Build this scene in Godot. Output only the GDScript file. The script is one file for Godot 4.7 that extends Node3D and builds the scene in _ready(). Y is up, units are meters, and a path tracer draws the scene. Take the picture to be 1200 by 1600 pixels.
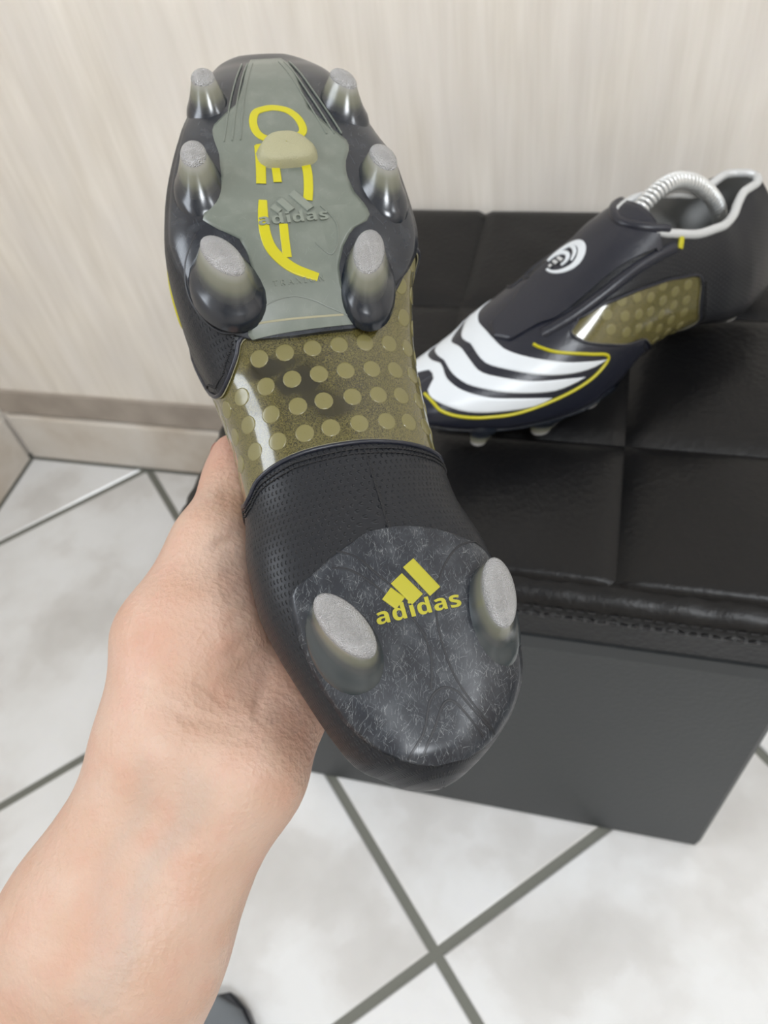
extends Node3D
# A hand holds a black football boot sole up; its pair stands on a folding stool by the wall.

const U := 0.00094          # metres per boot unit

# ------------------------------------------------------------------ mesh collector
class Mesher:
	var v := PackedVector3Array()
	var n := PackedVector3Array()
	var uv := PackedVector2Array()
	var col := PackedColorArray()
	var ix := PackedInt32Array()

	func vert(p: Vector3, nn: Vector3, t: Vector2 = Vector2.ZERO, c: Color = Color.WHITE) -> int:
		v.push_back(p); n.push_back(nn); uv.push_back(t); col.push_back(c)
		return v.size() - 1

	# three corners in any order: wound so that the side of the normals is the front
	func tri(a: int, b: int, c: int) -> void:
		var g: Vector3 = (v[b] - v[a]).cross(v[c] - v[a])
		if g.length_squared() < 1e-20:
			return
		if g.dot(n[a] + n[b] + n[c]) > 0.0:
			ix.append_array([a, c, b])
		else:
			ix.append_array([a, b, c])

	# rows of equal length; normals are smoothed over the sheet and face away from «inside» (or along «along» when given)
	func sheet(rows: Array, inside: Vector3, uvs: Array = [], cols: Array = [], wrap := false, along := Vector3.ZERO, keep: Array = []) -> void:
		var h := rows.size()
		var w: int = rows[0].size()
		var acc := PackedVector3Array()
		acc.resize(h * w)
		var flow := 0.0
		for i in h - 1:
			for j in w - 1:
				var a: Vector3 = rows[i][j]
				var b: Vector3 = rows[i + 1][j]
				var c: Vector3 = rows[i + 1][j + 1]
				var d: Vector3 = rows[i][j + 1]
				var g := (c - a).cross(d - b)
				acc[i * w + j] += g; acc[(i + 1) * w + j] += g; acc[(i + 1) * w + j + 1] += g; acc[i * w + j + 1] += g
				flow += g.dot(along if along != Vector3.ZERO else ((a + c) * 0.5 - inside).normalized())
		if wrap:
			for i in h:
				var s := acc[i * w] + acc[i * w + w - 1]
				acc[i * w] = s
				acc[i * w + w - 1] = s
		var sg := 1.0 if flow >= 0.0 else -1.0
		var base := v.size()
		for i in h:
			for j in w:
				var q := acc[i * w + j]
				q = q.normalized() * sg if q.length_squared() > 1e-24 else Vector3.UP
				vert(rows[i][j], q, uvs[i][j] if uvs else Vector2(float(j) / w, float(i) / h), cols[i][j] if cols else Color.WHITE)
		for i in h - 1:
			for j in w - 1:
				if keep and not keep[i][j]:
					continue
				var a := base + i * w + j
				if sg > 0.0:
					ix.append_array([a, a + w + 1, a + w, a, a + 1, a + w + 1])
				else:
					ix.append_array([a, a + w, a + w + 1, a, a + w + 1, a + 1])

	func tube(pts: Array, rad: Callable, sides := 10, caps := true) -> void:
		var rows := []
		var last := pts.size() - 1
		var t0: Vector3 = (pts[1] - pts[0]).normalized()
		var up := t0.cross(Vector3.RIGHT if absf(t0.x) < 0.8 else Vector3.UP).normalized()
		for i in pts.size():
			var t: Vector3 = (pts[mini(i + 1, last)] - pts[maxi(i - 1, 0)]).normalized()
			up = (up - t * up.dot(t)).normalized()
			var sd := t.cross(up)
			var r: float = rad.call(float(i) / last)
			if caps and i == 0:
				rows.push_back(ring(pts[0] - t * r * 0.5, up, sd, r * 0.05, sides))
				rows.push_back(ring(pts[0] - t * r * 0.35, up, sd, r * 0.7, sides))
			rows.push_back(ring(pts[i], up, sd, r, sides))
			if caps and i == last:
				rows.push_back(ring(pts[i] + t * r * 0.35, up, sd, r * 0.7, sides))
				rows.push_back(ring(pts[i] + t * r * 0.5, up, sd, r * 0.05, sides))
		# tubes bend, so each row judges its own outside
		var base := v.size()
		for i in rows.size():
			var c := Vector3.ZERO
			for j in sides:
				c += rows[i][j]
			c /= sides
			for j in sides + 1:
				var o: Vector3 = (rows[i][j] - c).normalized()
				if caps and i < 2:
					o = (o * (0.1 if i == 0 else 0.7) - (rows[2][0] - rows[0][0]).normalized()).normalized() if i == 0 else o
				vert(rows[i][j], o, Vector2(float(j) / sides, float(i) * 0.2))
		for i in rows.size() - 1:
			for j in sides:
				var a := base + i * (sides + 1) + j
				tri(a, a + 1, a + sides + 1)
				tri(a + 1, a + sides + 2, a + sides + 1)

	func ring(c: Vector3, up: Vector3, sd: Vector3, r: float, sides: int) -> PackedVector3Array:
		var o := PackedVector3Array()
		for j in sides + 1:
			var a := TAU * j / sides
			o.push_back(c + up * cos(a) * r + sd * sin(a) * r)
		return o

	# a flat strip that stands «h» proud of the surface: points, outward normals, half widths
	func strip(pts: Array, nrm: Array, half: Callable, h: float) -> void:
		var rows := []
		var last := pts.size() - 1
		for i in pts.size():
			var t: Vector3 = (pts[mini(i + 1, last)] - pts[maxi(i - 1, 0)]).normalized()
			var s: Vector3 = nrm[i].cross(t).normalized()
			var w: float = half.call(float(i) / last)
			var o: Vector3 = nrm[i]
			rows.push_back(PackedVector3Array([pts[i] - s * w - o * h, pts[i] - s * w + o * h * 0.5, pts[i] - s * w * 0.8 + o * h, pts[i] + s * w * 0.8 + o * h, pts[i] + s * w + o * h * 0.5, pts[i] + s * w - o * h]))
		sheet(rows, Vector3.ZERO, [], [], false, nrm[last / 2])

	func box(a: Vector3, b: Vector3, r := 0.002, uvk := 1.0) -> void:
		# a chamfered box: each of six faces inset by r, joined by twelve chamfers and eight corners
		var c := (a + b) * 0.5
		var hs := (b - a) * 0.5
		r = minf(r, minf(hs.x, minf(hs.y, hs.z)) * 0.9)
		var corner := {}
		for ax in 3:
			for sg in [-1.0, 1.0]:
				var nn := Vector3.ZERO
				nn[ax] = sg
				var e := (ax + 1) % 3
				var f := (ax + 2) % 3
				var q := []
				for k in [[-1.0, -1.0], [1.0, -1.0], [1.0, 1.0], [-1.0, 1.0]]:
					var p := Vector3.ZERO
					p[ax] = sg * hs[ax]; p[e] = k[0] * (hs[e] - r); p[f] = k[1] * (hs[f] - r)
					var sgn := Vector3(sg, 0, 0) if ax == 0 else (Vector3(0, sg, 0) if ax == 1 else Vector3(0, 0, sg))
					sgn[e] = k[0]; sgn[f] = k[1]
					var blend := nn
					q.push_back(vert(c + p, blend, Vector2(p[e] + c[e], p[f] + c[f]) * uvk))
					corner[str(sgn, ax)] = c + p
				tri(q[0], q[1], q[2]); tri(q[0], q[2], q[3])
		for ax in 3:   # edges that run along ax
			var e := (ax + 1) % 3
			var f := (ax + 2) % 3
			for k in [[-1.0, -1.0], [1.0, -1.0], [1.0, 1.0], [-1.0, 1.0]]:
				var lo := Vector3.ZERO
				lo[ax] = -1.0; lo[e] = k[0]; lo[f] = k[1]
				var hi := lo
				hi[ax] = 1.0
				var nn := Vector3.ZERO
				nn[e] = k[0]; nn[f] = k[1]
				nn = nn.normalized()
				var q := []
				for s in [[lo, e], [lo, f], [hi, f], [hi, e]]:
					var p: Vector3 = corner[str(s[0], s[1])]
					q.push_back(vert(p, nn, Vector2(p.x + p.z, p.y) * uvk))
				tri(q[0], q[1], q[2]); tri(q[0], q[2], q[3])
		for sx in [-1.0, 1.0]:
			for sy in [-1.0, 1.0]:
				for sz in [-1.0, 1.0]:
					var s := Vector3(sx, sy, sz)
					tri(vert(corner[str(s, 0)], s.normalized()), vert(corner[str(s, 1)], s.normalized()), vert(corner[str(s, 2)], s.normalized()))

	func mesh() -> ArrayMesh:
		var a := []
		a.resize(Mesh.ARRAY_MAX)
		a[Mesh.ARRAY_VERTEX] = v
		a[Mesh.ARRAY_NORMAL] = n
		a[Mesh.ARRAY_TEX_UV] = uv
		a[Mesh.ARRAY_COLOR] = col
		a[Mesh.ARRAY_INDEX] = ix
		var m := ArrayMesh.new()
		m.add_surface_from_arrays(Mesh.PRIMITIVE_TRIANGLES, a)
		return m

# ------------------------------------------------------------------ naming and tagging
var taken := {}

func numbered(called: String) -> String:
	var k: int = taken.get(called, 0)
	taken[called] = k + 1
	return called if k == 0 else "%s_%03d" % [called, k]

func put(called: String, mesh: Mesh, mat: Material, parent: Node) -> MeshInstance3D:
	var o := MeshInstance3D.new()
	o.name = numbered(called) if parent == self else called
	o.mesh = mesh
	o.material_override = mat
	o.cast_shadow = GeometryInstance3D.SHADOW_CASTING_SETTING_ON
	if parent != self:
		var k := 1
		while parent.has_node(NodePath(o.name)):
			o.name = "%s_%03d" % [called, k]
			k += 1
	parent.add_child(o, true)
	return o

func thing(called: String, label: String, category: String, at: Transform3D, group := "") -> Node3D:
	var o := Node3D.new()
	o.name = numbered(called)
	add_child(o, true)
	o.transform = at
	o.set_meta("label", label)
	o.set_meta("category", category)
	if group:
		o.set_meta("group", group)
	return o

func struct(called: String, mesh: Mesh, mat: Material, label := "") -> MeshInstance3D:
	var o := put(called, mesh, mat, self)
	o.set_meta("kind", "structure")
	if label:
		o.set_meta("label", label)
	return o

# ------------------------------------------------------------------ materials
func noise_tex(seed_: int, freq: float, stops: Array, size := 512, oct := 4, kind := FastNoiseLite.TYPE_SIMPLEX_SMOOTH, warp := 0.0) -> NoiseTexture2D:
	var f := FastNoiseLite.new()
	f.seed = seed_
	f.noise_type = kind
	f.frequency = freq
	f.fractal_octaves = oct
	if warp > 0.0:
		f.domain_warp_enabled = true
		f.domain_warp_amplitude = warp
		f.domain_warp_frequency = freq * 1.5
	var t := NoiseTexture2D.new()
	t.width = size
	t.height = size
	t.seamless = true
	t.noise = f
	if stops:
		var g := Gradient.new()
		g.offsets = PackedFloat32Array(stops.map(func(s): return s[0]))
		g.colors = PackedColorArray(stops.map(func(s): return s[1]))
		t.color_ramp = g
	return t

func mat(c: Color, rough: float, metal := 0.0, spec := 0.5) -> StandardMaterial3D:
	var m := StandardMaterial3D.new()
	m.albedo_color = c
	m.roughness = rough
	m.metallic = metal
	m.metallic_specular = spec
	return m

func bumped(m: StandardMaterial3D, t: Texture2D, cm: float) -> StandardMaterial3D:
	m.heightmap_enabled = true
	m.heightmap_texture = t
	m.heightmap_scale = cm
	return m

func triplanar(m: StandardMaterial3D, k: float, world := false) -> StandardMaterial3D:
	m.uv1_triplanar = true
	m.uv1_world_triplanar = world
	m.uv1_scale = Vector3(k, k, k)
	return m

func g8(r: int, g: int, b: int) -> Color:
	return Color8(r, g, b)

var M := {}

func wallpaper_image() -> ImageTexture:
	var w := 768
	var im := Image.create(w, w, false, Image.FORMAT_RGB8)
	var a := FastNoiseLite.new()
	a.seed = 3; a.frequency = 0.06; a.fractal_octaves = 2
	var b := FastNoiseLite.new()
	b.seed = 8; b.frequency = 0.02; b.fractal_octaves = 2
	var c := FastNoiseLite.new()
	c.seed = 21; c.frequency = 0.35; c.fractal_octaves = 1
	var lo := g8(228, 220, 208)
	var hi := g8(255, 249, 240)
	for y in w:
		for x in w:
			var k := 0.52 + 0.30 * a.get_noise_2d(x * 1.1, y * 0.085) + 0.25 * b.get_noise_2d(x, y * 0.35) + 0.14 * c.get_noise_2d(x, y * 0.05)
			var t := clampf(k, 0.0, 1.0)
			var q := lo.lerp(hi, t)
			var warm := 0.5 + 0.5 * b.get_noise_2d(x * 0.8 + 400.0, y * 0.4)
			q = q.lerp(g8(228, 223, 220), 0.5 * warm)
			im.set_pixel(x, y, q)
	return ImageTexture.create_from_image(im)

func shell_image() -> ImageTexture:
	# the clear shank: olive ground with a dust of dark specks and two smears of old glue; 100 boot units a side
	var w := 640
	var im := Image.create(w, w, false, Image.FORMAT_RGB8)
	var r := RandomNumberGenerator.new()
	r.seed = 5
	var f := FastNoiseLite.new()
	f.seed = 4; f.frequency = 0.012; f.fractal_octaves = 4
	var base := g8(94, 88, 48)
	var dark := g8(30, 28, 16)
	for y in w:
		for x in w:
			var u := (float(x) / w - 0.5) * 130.0
			var s := float(y) / w * 130.0 + 60.0
			var k := 0.5 + 0.9 * f.get_noise_2d(x, y)
			var mid := exp(-pow((u + 6.0) / 30.0, 2.0)) * exp(-pow((s - 131.0) / 26.0, 2.0))
			var chance := clampf(0.16 + 0.9 * mid * (0.4 + 0.6 * k), 0.0, 0.92)
			var d := 0.0
			if r.randf() < chance:
				d = r.randf_range(0.35, 1.0)
			var stain := 0.0
			for q in [[-22.0, 144.0, 13.0, 4.5, 1.0], [-12.0, 136.0, 10.0, 7.0, 1.0], [-8.0, 128.0, 10.0, 4.0, 0.8], [-2.0, 124.0, 7.0, 5.0, 0.75]]:
				var e := pow((u - q[0]) / q[2], 2.0) + pow((s - q[1]) / q[3], 2.0)
				stain = maxf(stain, q[4] * clampf(1.35 - e + 0.8 * (k - 0.5), 0.0, 1.0))
			var c := base.lerp(g8(110, 102, 60), clampf(k, 0.0, 1.0) * 0.6)
			im.set_pixel(x, y, c.lerp(dark, clampf(maxf(d, stain), 0.0, 0.95)))
	return ImageTexture.create_from_image(im)

func scuffed_image(base: Color, seed_: int, strokes: int, pale: Color, haze: float, long := 26.0) -> ImageTexture:
	# a plate of clear hard plastic over black, with dust and scratches; 100 boot units a side
	var w := 1024
	var im := Image.create(w, w, false, Image.FORMAT_RGB8)
	var f := FastNoiseLite.new()
	f.seed = seed_; f.frequency = 0.008; f.fractal_octaves = 4
	var r := RandomNumberGenerator.new()
	r.seed = seed_
	for y in w:
		for x in w:
			var k := clampf(0.5 + 0.8 * f.get_noise_2d(x, y), 0.0, 1.0)
			im.set_pixel(x, y, base.lerp(pale, haze * k * k * (0.55 + 0.45 * r.randf())))
	for i in strokes:
		var p := Vector2(r.randf() * w, r.randf() * w)
		var ang := r.randfn(1.35, 0.6)
		var len_ := r.randf_range(3.0, long) * (2.2 if r.randf() < 0.06 else 1.0)
		var str_ := r.randf_range(0.15, 0.75)
		var bend := r.randf_range(-0.02, 0.02)
		for j in int(len_):
			ang += bend
			p += Vector2(cos(ang), sin(ang))
			var x := posmod(int(p.x), w)
			var y := posmod(int(p.y), w)
			im.set_pixel(x, y, im.get_pixel(x, y).lerp(pale, str_ * (1.0 - float(j) / len_ * 0.5)))
	return ImageTexture.create_from_image(im)

func dimple_image() -> ImageTexture:
	# leather embossed with rows of small half-moons, 4 x 4 to the tile
	var w := 160
	var im := Image.create(w, w, false, Image.FORMAT_L8)
	for y in w:
		for x in w:
			var row := floori(y / 40.0)
			var fx := fposmod(x + (20.0 if row % 2 == 1 else 0.0), 40.0) - 20.0
			var fy := fposmod(y, 40.0) - 20.0
			var d := sqrt(fx * fx + fy * fy)
			var moon := exp(-pow((d - 8.0) / 3.2, 2.0)) * clampf(0.5 - fx / 10.0, 0.0, 1.0)
			im.set_pixel(x, y, Color(0.25 + 0.7 * moon, 0, 0))
	return ImageTexture.create_from_image(im)

func make_materials() -> void:
	var fine := noise_tex(11, 0.09, [], 512, 4)
	var grain := noise_tex(12, 0.05, [], 512, 4, FastNoiseLite.TYPE_CELLULAR)
	# setting
	var wp := mat(Color.WHITE, 0.85, 0.0, 0.3)
	wp.albedo_texture = wallpaper_image()
	M.wall = wp
	M.plain_wall = mat(g8(226, 218, 208), 0.9)
	M.ceiling = mat(g8(240, 238, 234), 0.9)
	M.tiles = []
	for k in 3:
		var t := mat(Color.WHITE, 0.22, 0.0, 0.5)
		t.albedo_texture = noise_tex(30 + k, 0.0045, [[0.0, g8(204, 202, 200)], [0.33, g8(216, 215, 214)], [0.47, g8(226, 226, 226)], [0.6, g8(231, 232, 233)], [1.0, g8(236, 237, 239)]], 768, 5, FastNoiseLite.TYPE_SIMPLEX_SMOOTH, 40.0)
		M.tiles.push_back(t)
	M.grout = bumped(mat(g8(118, 119, 112), 0.95), fine, 0.05)
	triplanar(M.grout, 8.0, true)
	var bb := mat(Color.WHITE, 0.3)
	bb.albedo_texture = noise_tex(41, 0.006, [[0.0, g8(196, 184, 170)], [0.45, g8(216, 208, 198)], [1.0, g8(230, 226, 220)]], 512, 5, FastNoiseLite.TYPE_SIMPLEX_SMOOTH, 30.0)
	M.baseboard = triplanar(bb, 2.0, true)
	var band := mat(Color.WHITE, 0.8)
	band.albedo_texture = noise_tex(42, 0.02, [[0.0, g8(158, 148, 138)], [1.0, g8(180, 170, 160)]], 256, 3)
	M.band = triplanar(band, 3.0, true)
	# stool
	var st := mat(g8(13, 13, 15), 0.4, 0.0, 0.4)
	bumped(st, grain, 0.03)
	M.stool = triplanar(st, 9.0)
	var sf := mat(g8(50, 53, 55), 0.55, 0.0, 0.5)  # same leatherette as the lid, light on the front put into its colour
	bumped(sf, grain, 0.02)
	M.stool_lit_side = triplanar(sf, 9.0)
	M.thread = mat(g8(26, 26, 28), 0.7)
	# boot
	var le := mat(g8(40, 42, 47), 0.42, 0.0, 0.42)
	le.albedo_color = g8(26, 28, 33)
	bumped(le, dimple_image(), 0.042)
	le.uv1_scale = Vector3(10, 10, 1)
	M.leather = le
	var sl := mat(g8(25, 28, 40), 0.33, 0.0, 0.5)
	bumped(sl, grain, 0.012)
	M.smooth_leather = triplanar(sl, 16.0)
	var sh := mat(Color.WHITE, 0.16, 0.0, 0.5)
	sh.albedo_texture = shell_image()
	sh.uv1_scale = Vector3(100.0 / 130.0, 100.0 / 130.0, 1)
	sh.uv1_offset = Vector3(0.5, -60.0 / 130.0, 0)
	sh.clearcoat_enabled = true
	sh.clearcoat = 0.6
	sh.clearcoat_roughness = 0.05
	M.shell = sh
	M.dot = mat(g8(112, 106, 64), 0.16)
	M.dot.clearcoat_enabled = true
	M.dot.clearcoat = 0.5
	var pl := mat(Color.WHITE, 0.24, 0.0, 0.55)
	pl.albedo_texture = scuffed_image(g8(26, 31, 40), 6, 1200, g8(140, 143, 142), 0.25)
	M.plate = pl
	var hp := mat(Color.WHITE, 0.3, 0.0, 0.5)
	hp.albedo_texture = scuffed_image(g8(27, 31, 39), 7, 9500, g8(190, 192, 188), 0.27)
	M.heel_plate = hp
	var ins := mat(Color.WHITE, 0.28, 0.0, 0.5)
	ins.albedo_texture = scuffed_image(g8(102, 109, 101), 8, 700, g8(146, 150, 142), 0.35)
	ins.clearcoat_enabled = true
	ins.clearcoat = 0.3
	M.insert = ins
	M.relief = mat(g8(122, 128, 119), 0.25)
	M.yellow = mat(g8(184, 176, 20), 0.3)
	M.worn_yellow = mat(g8(166, 160, 36), 0.4)
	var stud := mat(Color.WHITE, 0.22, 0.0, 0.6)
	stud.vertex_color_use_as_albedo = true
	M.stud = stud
	var tip := mat(g8(176, 176, 177), 0.16, 0.3, 0.6)
	bumped(tip, fine, 0.09)
	M.tip = triplanar(tip, 45.0)
	var nub := mat(g8(160, 157, 126), 0.5)
	bumped(nub, fine, 0.02)
	M.nub = triplanar(nub, 40.0)
	M.groove = mat(g8(26, 28, 34), 0.4)
	M.white = mat(g8(214, 219, 224), 0.35)
	M.silver = mat(g8(196, 198, 199), 0.35, 0.15)
	M.lining = mat(g8(222, 223, 222), 0.5)
	M.insole = mat(g8(24, 24, 26), 0.7)
	M.cut_edge = mat(g8(150, 146, 120), 0.6)
	M.stitch = mat(g8(20, 20, 23), 0.6)
	M.coil = mat(g8(226, 228, 228), 0.28, 0.45)
	# skin and slipper
	var sk := mat(Color.WHITE, 0.5, 0.0, 0.45)
	sk.vertex_color_use_as_albedo = true
	sk.subsurf_scatter_enabled = true
	sk.subsurf_scatter_strength = 0.12
	bumped(sk, noise_tex(51, 0.06, [], 512, 5, FastNoiseLite.TYPE_CELLULAR), 0.05)
	M.skin = triplanar(sk, 14.0)
	M.nail = mat(g8(216, 172, 158), 0.3)
	M.slipper = bumped(mat(g8(116, 121, 126), 0.85), fine, 0.05)
	triplanar(M.slipper, 20.0)
	var lamp := mat(g8(255, 250, 242), 0.6)
	lamp.emission_enabled = true
	lamp.emission = g8(255, 248, 238)
	lamp.emission_energy_multiplier = 3.0
	M.lamp = lamp
	var fg := mat(g8(245, 248, 252), 0.5)  # panes of the added window, made to glow for their reflection
	fg.emission_enabled = true
	fg.emission = g8(236, 244, 255)
	fg.emission_energy_multiplier = 3.0
	M.frosted = fg
	M.lamp_frame = mat(g8(230, 230, 230), 0.4)

# ------------------------------------------------------------------ the shape of the boot (boot units: x across, y heel to toe, z out of the sole)
var side := 1.0             # 1 the left boot, -1 its mirrored pair
var T := {}

func table(t: String) -> PackedVector2Array:
	var o := PackedVector2Array()
	for w in t.split(" "):
		var k := w.split(":")
		o.push_back(Vector2(k[0].to_float(), k[1].to_float()))
	return o

func itp(tab: PackedVector2Array, s: float) -> float:
	var n := tab.size()
	s = clampf(s, tab[0].x, tab[n - 1].x)
	var i := 0
	while i < n - 2 and tab[i + 1].x <= s:
		i += 1
	var h := tab[i + 1].x - tab[i].x
	var t := (s - tab[i].x) / h
	var d1 := (tab[i + 1].y - tab[i].y) / h
	var m0 := d1
	var m1 := d1
	if i > 0:
		var d0 := (tab[i].y - tab[i - 1].y) / (tab[i].x - tab[i - 1].x)
		m0 = 0.0 if d0 * d1 <= 0.0 else 2.0 * d0 * d1 / (d0 + d1)
	if i < n - 2:
		var d2 := (tab[i + 2].y - tab[i + 1].y) / (tab[i + 2].x - tab[i + 1].x)
		m1 = 0.0 if d2 * d1 <= 0.0 else 2.0 * d2 * d1 / (d2 + d1)
	var t2 := t * t
	var t3 := t2 * t
	return (2.0 * t3 - 3.0 * t2 + 1.0) * tab[i].y + (t3 - 2.0 * t2 + t) * h * m0 + (-2.0 * t3 + 3.0 * t2) * tab[i + 1].y + (t3 - t2) * h * m1

func lin(tab: PackedVector2Array, s: float) -> float:
	var n := tab.size()
	if s <= tab[0].x:
		return tab[0].y
	for i in n - 1:
		if s <= tab[i + 1].x:
			return lerpf(tab[i].y, tab[i + 1].y, (s - tab[i].x) / maxf(tab[i + 1].x - tab[i].x, 1e-6))
	return tab[n - 1].y

func boot_tables() -> void:
	T.xl = table("-10:-5 -9:-11 -7:-16 -4:-20 2:-28 11:-33 29:-40 46:-45.5 60:-48.5 78:-49 95:-46.5 105:-46 121:-46 143:-48.5 177:-55.5 197:-57.5 217:-55 248:-46 265:-38 278:-32 290:-26 298:-21 304:-14 309:-2")
	T.xr = table("-10:-5 -9:1 -7:6 -3:13 1:18.5 8:26 21:33 45:36 63:33.5 88:29.5 109:29 118:29.5 135:30.5 152:31.5 171:34.5 196:41 227:40.5 244:35.5 265:31 280:27.5 290:24 298:18.5 304:13 309:-2")
	T.zb = table("-10:-14 -7:-8 -3:-4 2:-2 30:-2 60:-2 75:-3 100:-6 150:-5 175:2 200:7 240:6 270:2 285:-3 293:-7 302:-11 309:-16")
	T.zt = table("-10:-72 -6:-84 0:-86 20:-86 60:-82 90:-90 125:-98 150:-91 180:-74 210:-56 240:-42 265:-34 285:-28 297:-24 305:-21 309:-17")
	T.zm = table("-10:-30 0:-28 60:-26 120:-30 160:-26 200:-16 250:-12 290:-14 309:-16")
	T.nb = table("-10:2.4 20:3.2 65:3.2 90:2.25 140:2.25 175:3.6 280:3.2 309:2.4")
	# the mouth of the boot: from this angle on there is no upper
	T.mouth = table("-7:3.14 -4:3.0 6:2.86 20:2.84 33:2.86 49:2.8 65:2.69 85:2.54 106:2.46 125:2.54 135:2.68 143:2.9 147:3.14")
	T.mouth_out = table("-7:3.14 -4:3.0 6:2.88 20:2.88 33:2.9 49:2.9 65:2.88 85:2.86 106:2.85 125:2.86 135:2.88 143:2.95 147:3.14")
	# edges of the clear shank, as functions of the angle
	T.shank_back = table("-2.7:196 -2.58:196 -2.5:183 -2.39:172 -2.18:149 -2.03:124 -1.97:106 -1.69:103 -1.43:99 -1.2:100 -0.98:104 -0.5:107.5 0:108 0.4:106.5 0.8:104.5 1.2:103 1.7:103 1.97:106 2.03:124 2.18:149 2.39:172 2.5:183 2.58:196 2.7:196")
	T.shank_front = table("-2.7:196 -2.58:197 -2.5:204 -2.23:197 -1.81:172 -1.6:150 -1.3:143.5 -1.05:145 -0.77:151 -0.57:157 -0.3:158 0:158 0.4:159 0.6:165 0.9:178 1.1:186 1.5:188 1.81:190 2.23:200 2.5:204 2.58:197 2.7:196")
	T.plate_l = table("153.5:-0.1 154.2:-0.3 155.2:-0.47 157:-0.55 161:-0.7 168:-0.86 176:-0.98 199:-1.17 221:-1.12 245:-1.05 262:-1.05 285:-1.05 296:-1.0 302:-0.6")
	T.plate_r = table("153.5:0.2 154.2:0.28 156:0.4 160:0.5 168:0.62 176:0.9 185:1.09 208:1.12 240:1.1 262:1.1 285:1.1 296:1.0 302:0.5")
	T.insert_l = table("155:-0.47 157:-0.48 165:-0.32 173:-0.2 185:-0.22 191:-0.26 196:-0.43 201:-0.56 207:-0.46 212:-0.39 219:-0.34 231:-0.37 240:-0.44 245:-0.46 251:-0.34 256:-0.24 270:-0.2 286:-0.2 295:-0.16")
	T.insert_r = table("155:0.27 162:0.16 170:0.11 176:0.1 184:0.13 190:0.19 194:0.36 199:0.34 206:0.27 215:0.25 221:0.27 228:0.34 232:0.36 240:0.27 251:0.16 267:0.15 280:0.16 295:0.17")
	T.heel_l = table("-3.2:0.05 -3:-0.1 -1.4:-0.3 1.5:-0.5 5:-0.65 10:-0.78 16:-0.88 31:-0.93 48:-0.84 57:-0.74 59.5:-0.66 61:-0.5 64:-0.33 67:-0.2 70:-0.08 72:-0.03 73:0.0")
	T.heel_r = table("-3.2:0.15 -3:0.25 -1:0.55 2:0.77 8:0.9 15:0.97 35:1.07 55:1.03 60:0.95 63.5:0.75 66:0.56 69:0.39 71.5:0.22 72.5:0.12 73:0.06")

func W(p: Vector3) -> Vector3:
	return Vector3(p.x * side, p.y, p.z) * U

# a point of the last-shaped body at s along the foot and angle ph round it (0 the middle of the sole, +-PI the top)
func bp(s: float, ph: float) -> Vector3:
	var xl := itp(T.xl, s)
	var xr := itp(T.xr, s)
	var zm := itp(T.zm, s)
	var c := cos(ph)
	var sn := sin(ph)
	var n := itp(T.nb, s) if c >= 0.0 else 2.2
	var ze := itp(T.zb, s) if c >= 0.0 else itp(T.zt, s)
	var z := zm + (ze - zm) * pow(absf(c), 2.0 / n)
	var lean := 36.0 * pow(clampf(1.0 - (s + 10.0) / 100.0, 0.0, 1.0), 1.4) * clampf((-z - 22.0) / 64.0, 0.0, 1.2)
	return Vector3((xl + xr) * 0.5 + (xr - xl) * 0.5 * signf(sn) * pow(absf(sn), 2.0 / n), s + lean, z)

func bn(s: float, ph: float) -> Vector3:
	var e := 0.04
	var a := bp(s, ph + e) - bp(s, ph - e)
	var b := bp(minf(s + 1.5, 308.9), ph) - bp(maxf(s - 1.5, -9.9), ph)
	var n := a.cross(b)
	return n.normalized() if n.length_squared() > 1e-9 else Vector3(0, 0, 1)

func bo(s: float, ph: float, off: float) -> Vector3:
	return W(bp(s, ph) + bn(s, ph) * off)

func wn(s: float, ph: float) -> Vector3:
	var n := bn(s, ph)
	return Vector3(n.x * side, n.y, n.z)

# the angle at which the sole side of the body has a given x
func ph_of(x: float, s: float) -> float:
	var xl := itp(T.xl, s)
	var xr := itp(T.xr, s)
	var a := clampf((x - (xl + xr) * 0.5) / ((xr - xl) * 0.5), -0.985, 0.985)
	return signf(a) * asin(pow(absf(a), itp(T.nb, s) * 0.5))

func sp(x: float, s: float, off: float) -> Vector3:
	return bo(s, ph_of(x, s), off)

func centre() -> Vector3:
	return W(Vector3(-6, 150, -30))

# a patch of the surface between two edges s0(ph), s1(ph); its rim is turned down by «rim»
func patch(p0: float, p1: float, np: int, s0: Callable, s1: Callable, ns: int, off: float, rim := 1.2, keep = null) -> Mesher:
	var rows := []
	var uvs := []
	var kp := []
	for j in np + 3:
		var edge_p := j == 0 or j == np + 2
		var ph := lerpf(p0, p1, clampf((j - 1.0) / np, 0.0, 1.0))
		var a: float = s0.call(ph)
		var b: float = s1.call(ph)
		var row := PackedVector3Array()
		var ru := PackedVector2Array()
		var rk := []
		for i in ns + 3:
			var edge := edge_p or i == 0 or i == ns + 2
			var t := clampf((i - 1.0) / ns, 0.0, 1.0)
			if a <= -9.9:
				t = lerpf(t * t, t, 0.12)
			elif b >= 308.9:
				t = 1.0 - lerpf((1.0 - t) * (1.0 - t), 1.0 - t, 0.12)
			var s := lerpf(a, b, t)
			row.push_back(bo(s, ph, off - (rim if edge else 0.0)))
			ru.push_back(Vector2(ph * 45.0, s) / 100.0)
			rk.push_back(keep == null or keep.call(s, ph))
		rows.push_back(row); uvs.push_back(ru); kp.push_back(rk)
	var m := Mesher.new()
	m.sheet(rows, centre(), uvs, [], false, Vector3.ZERO, kp)
	return m

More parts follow.
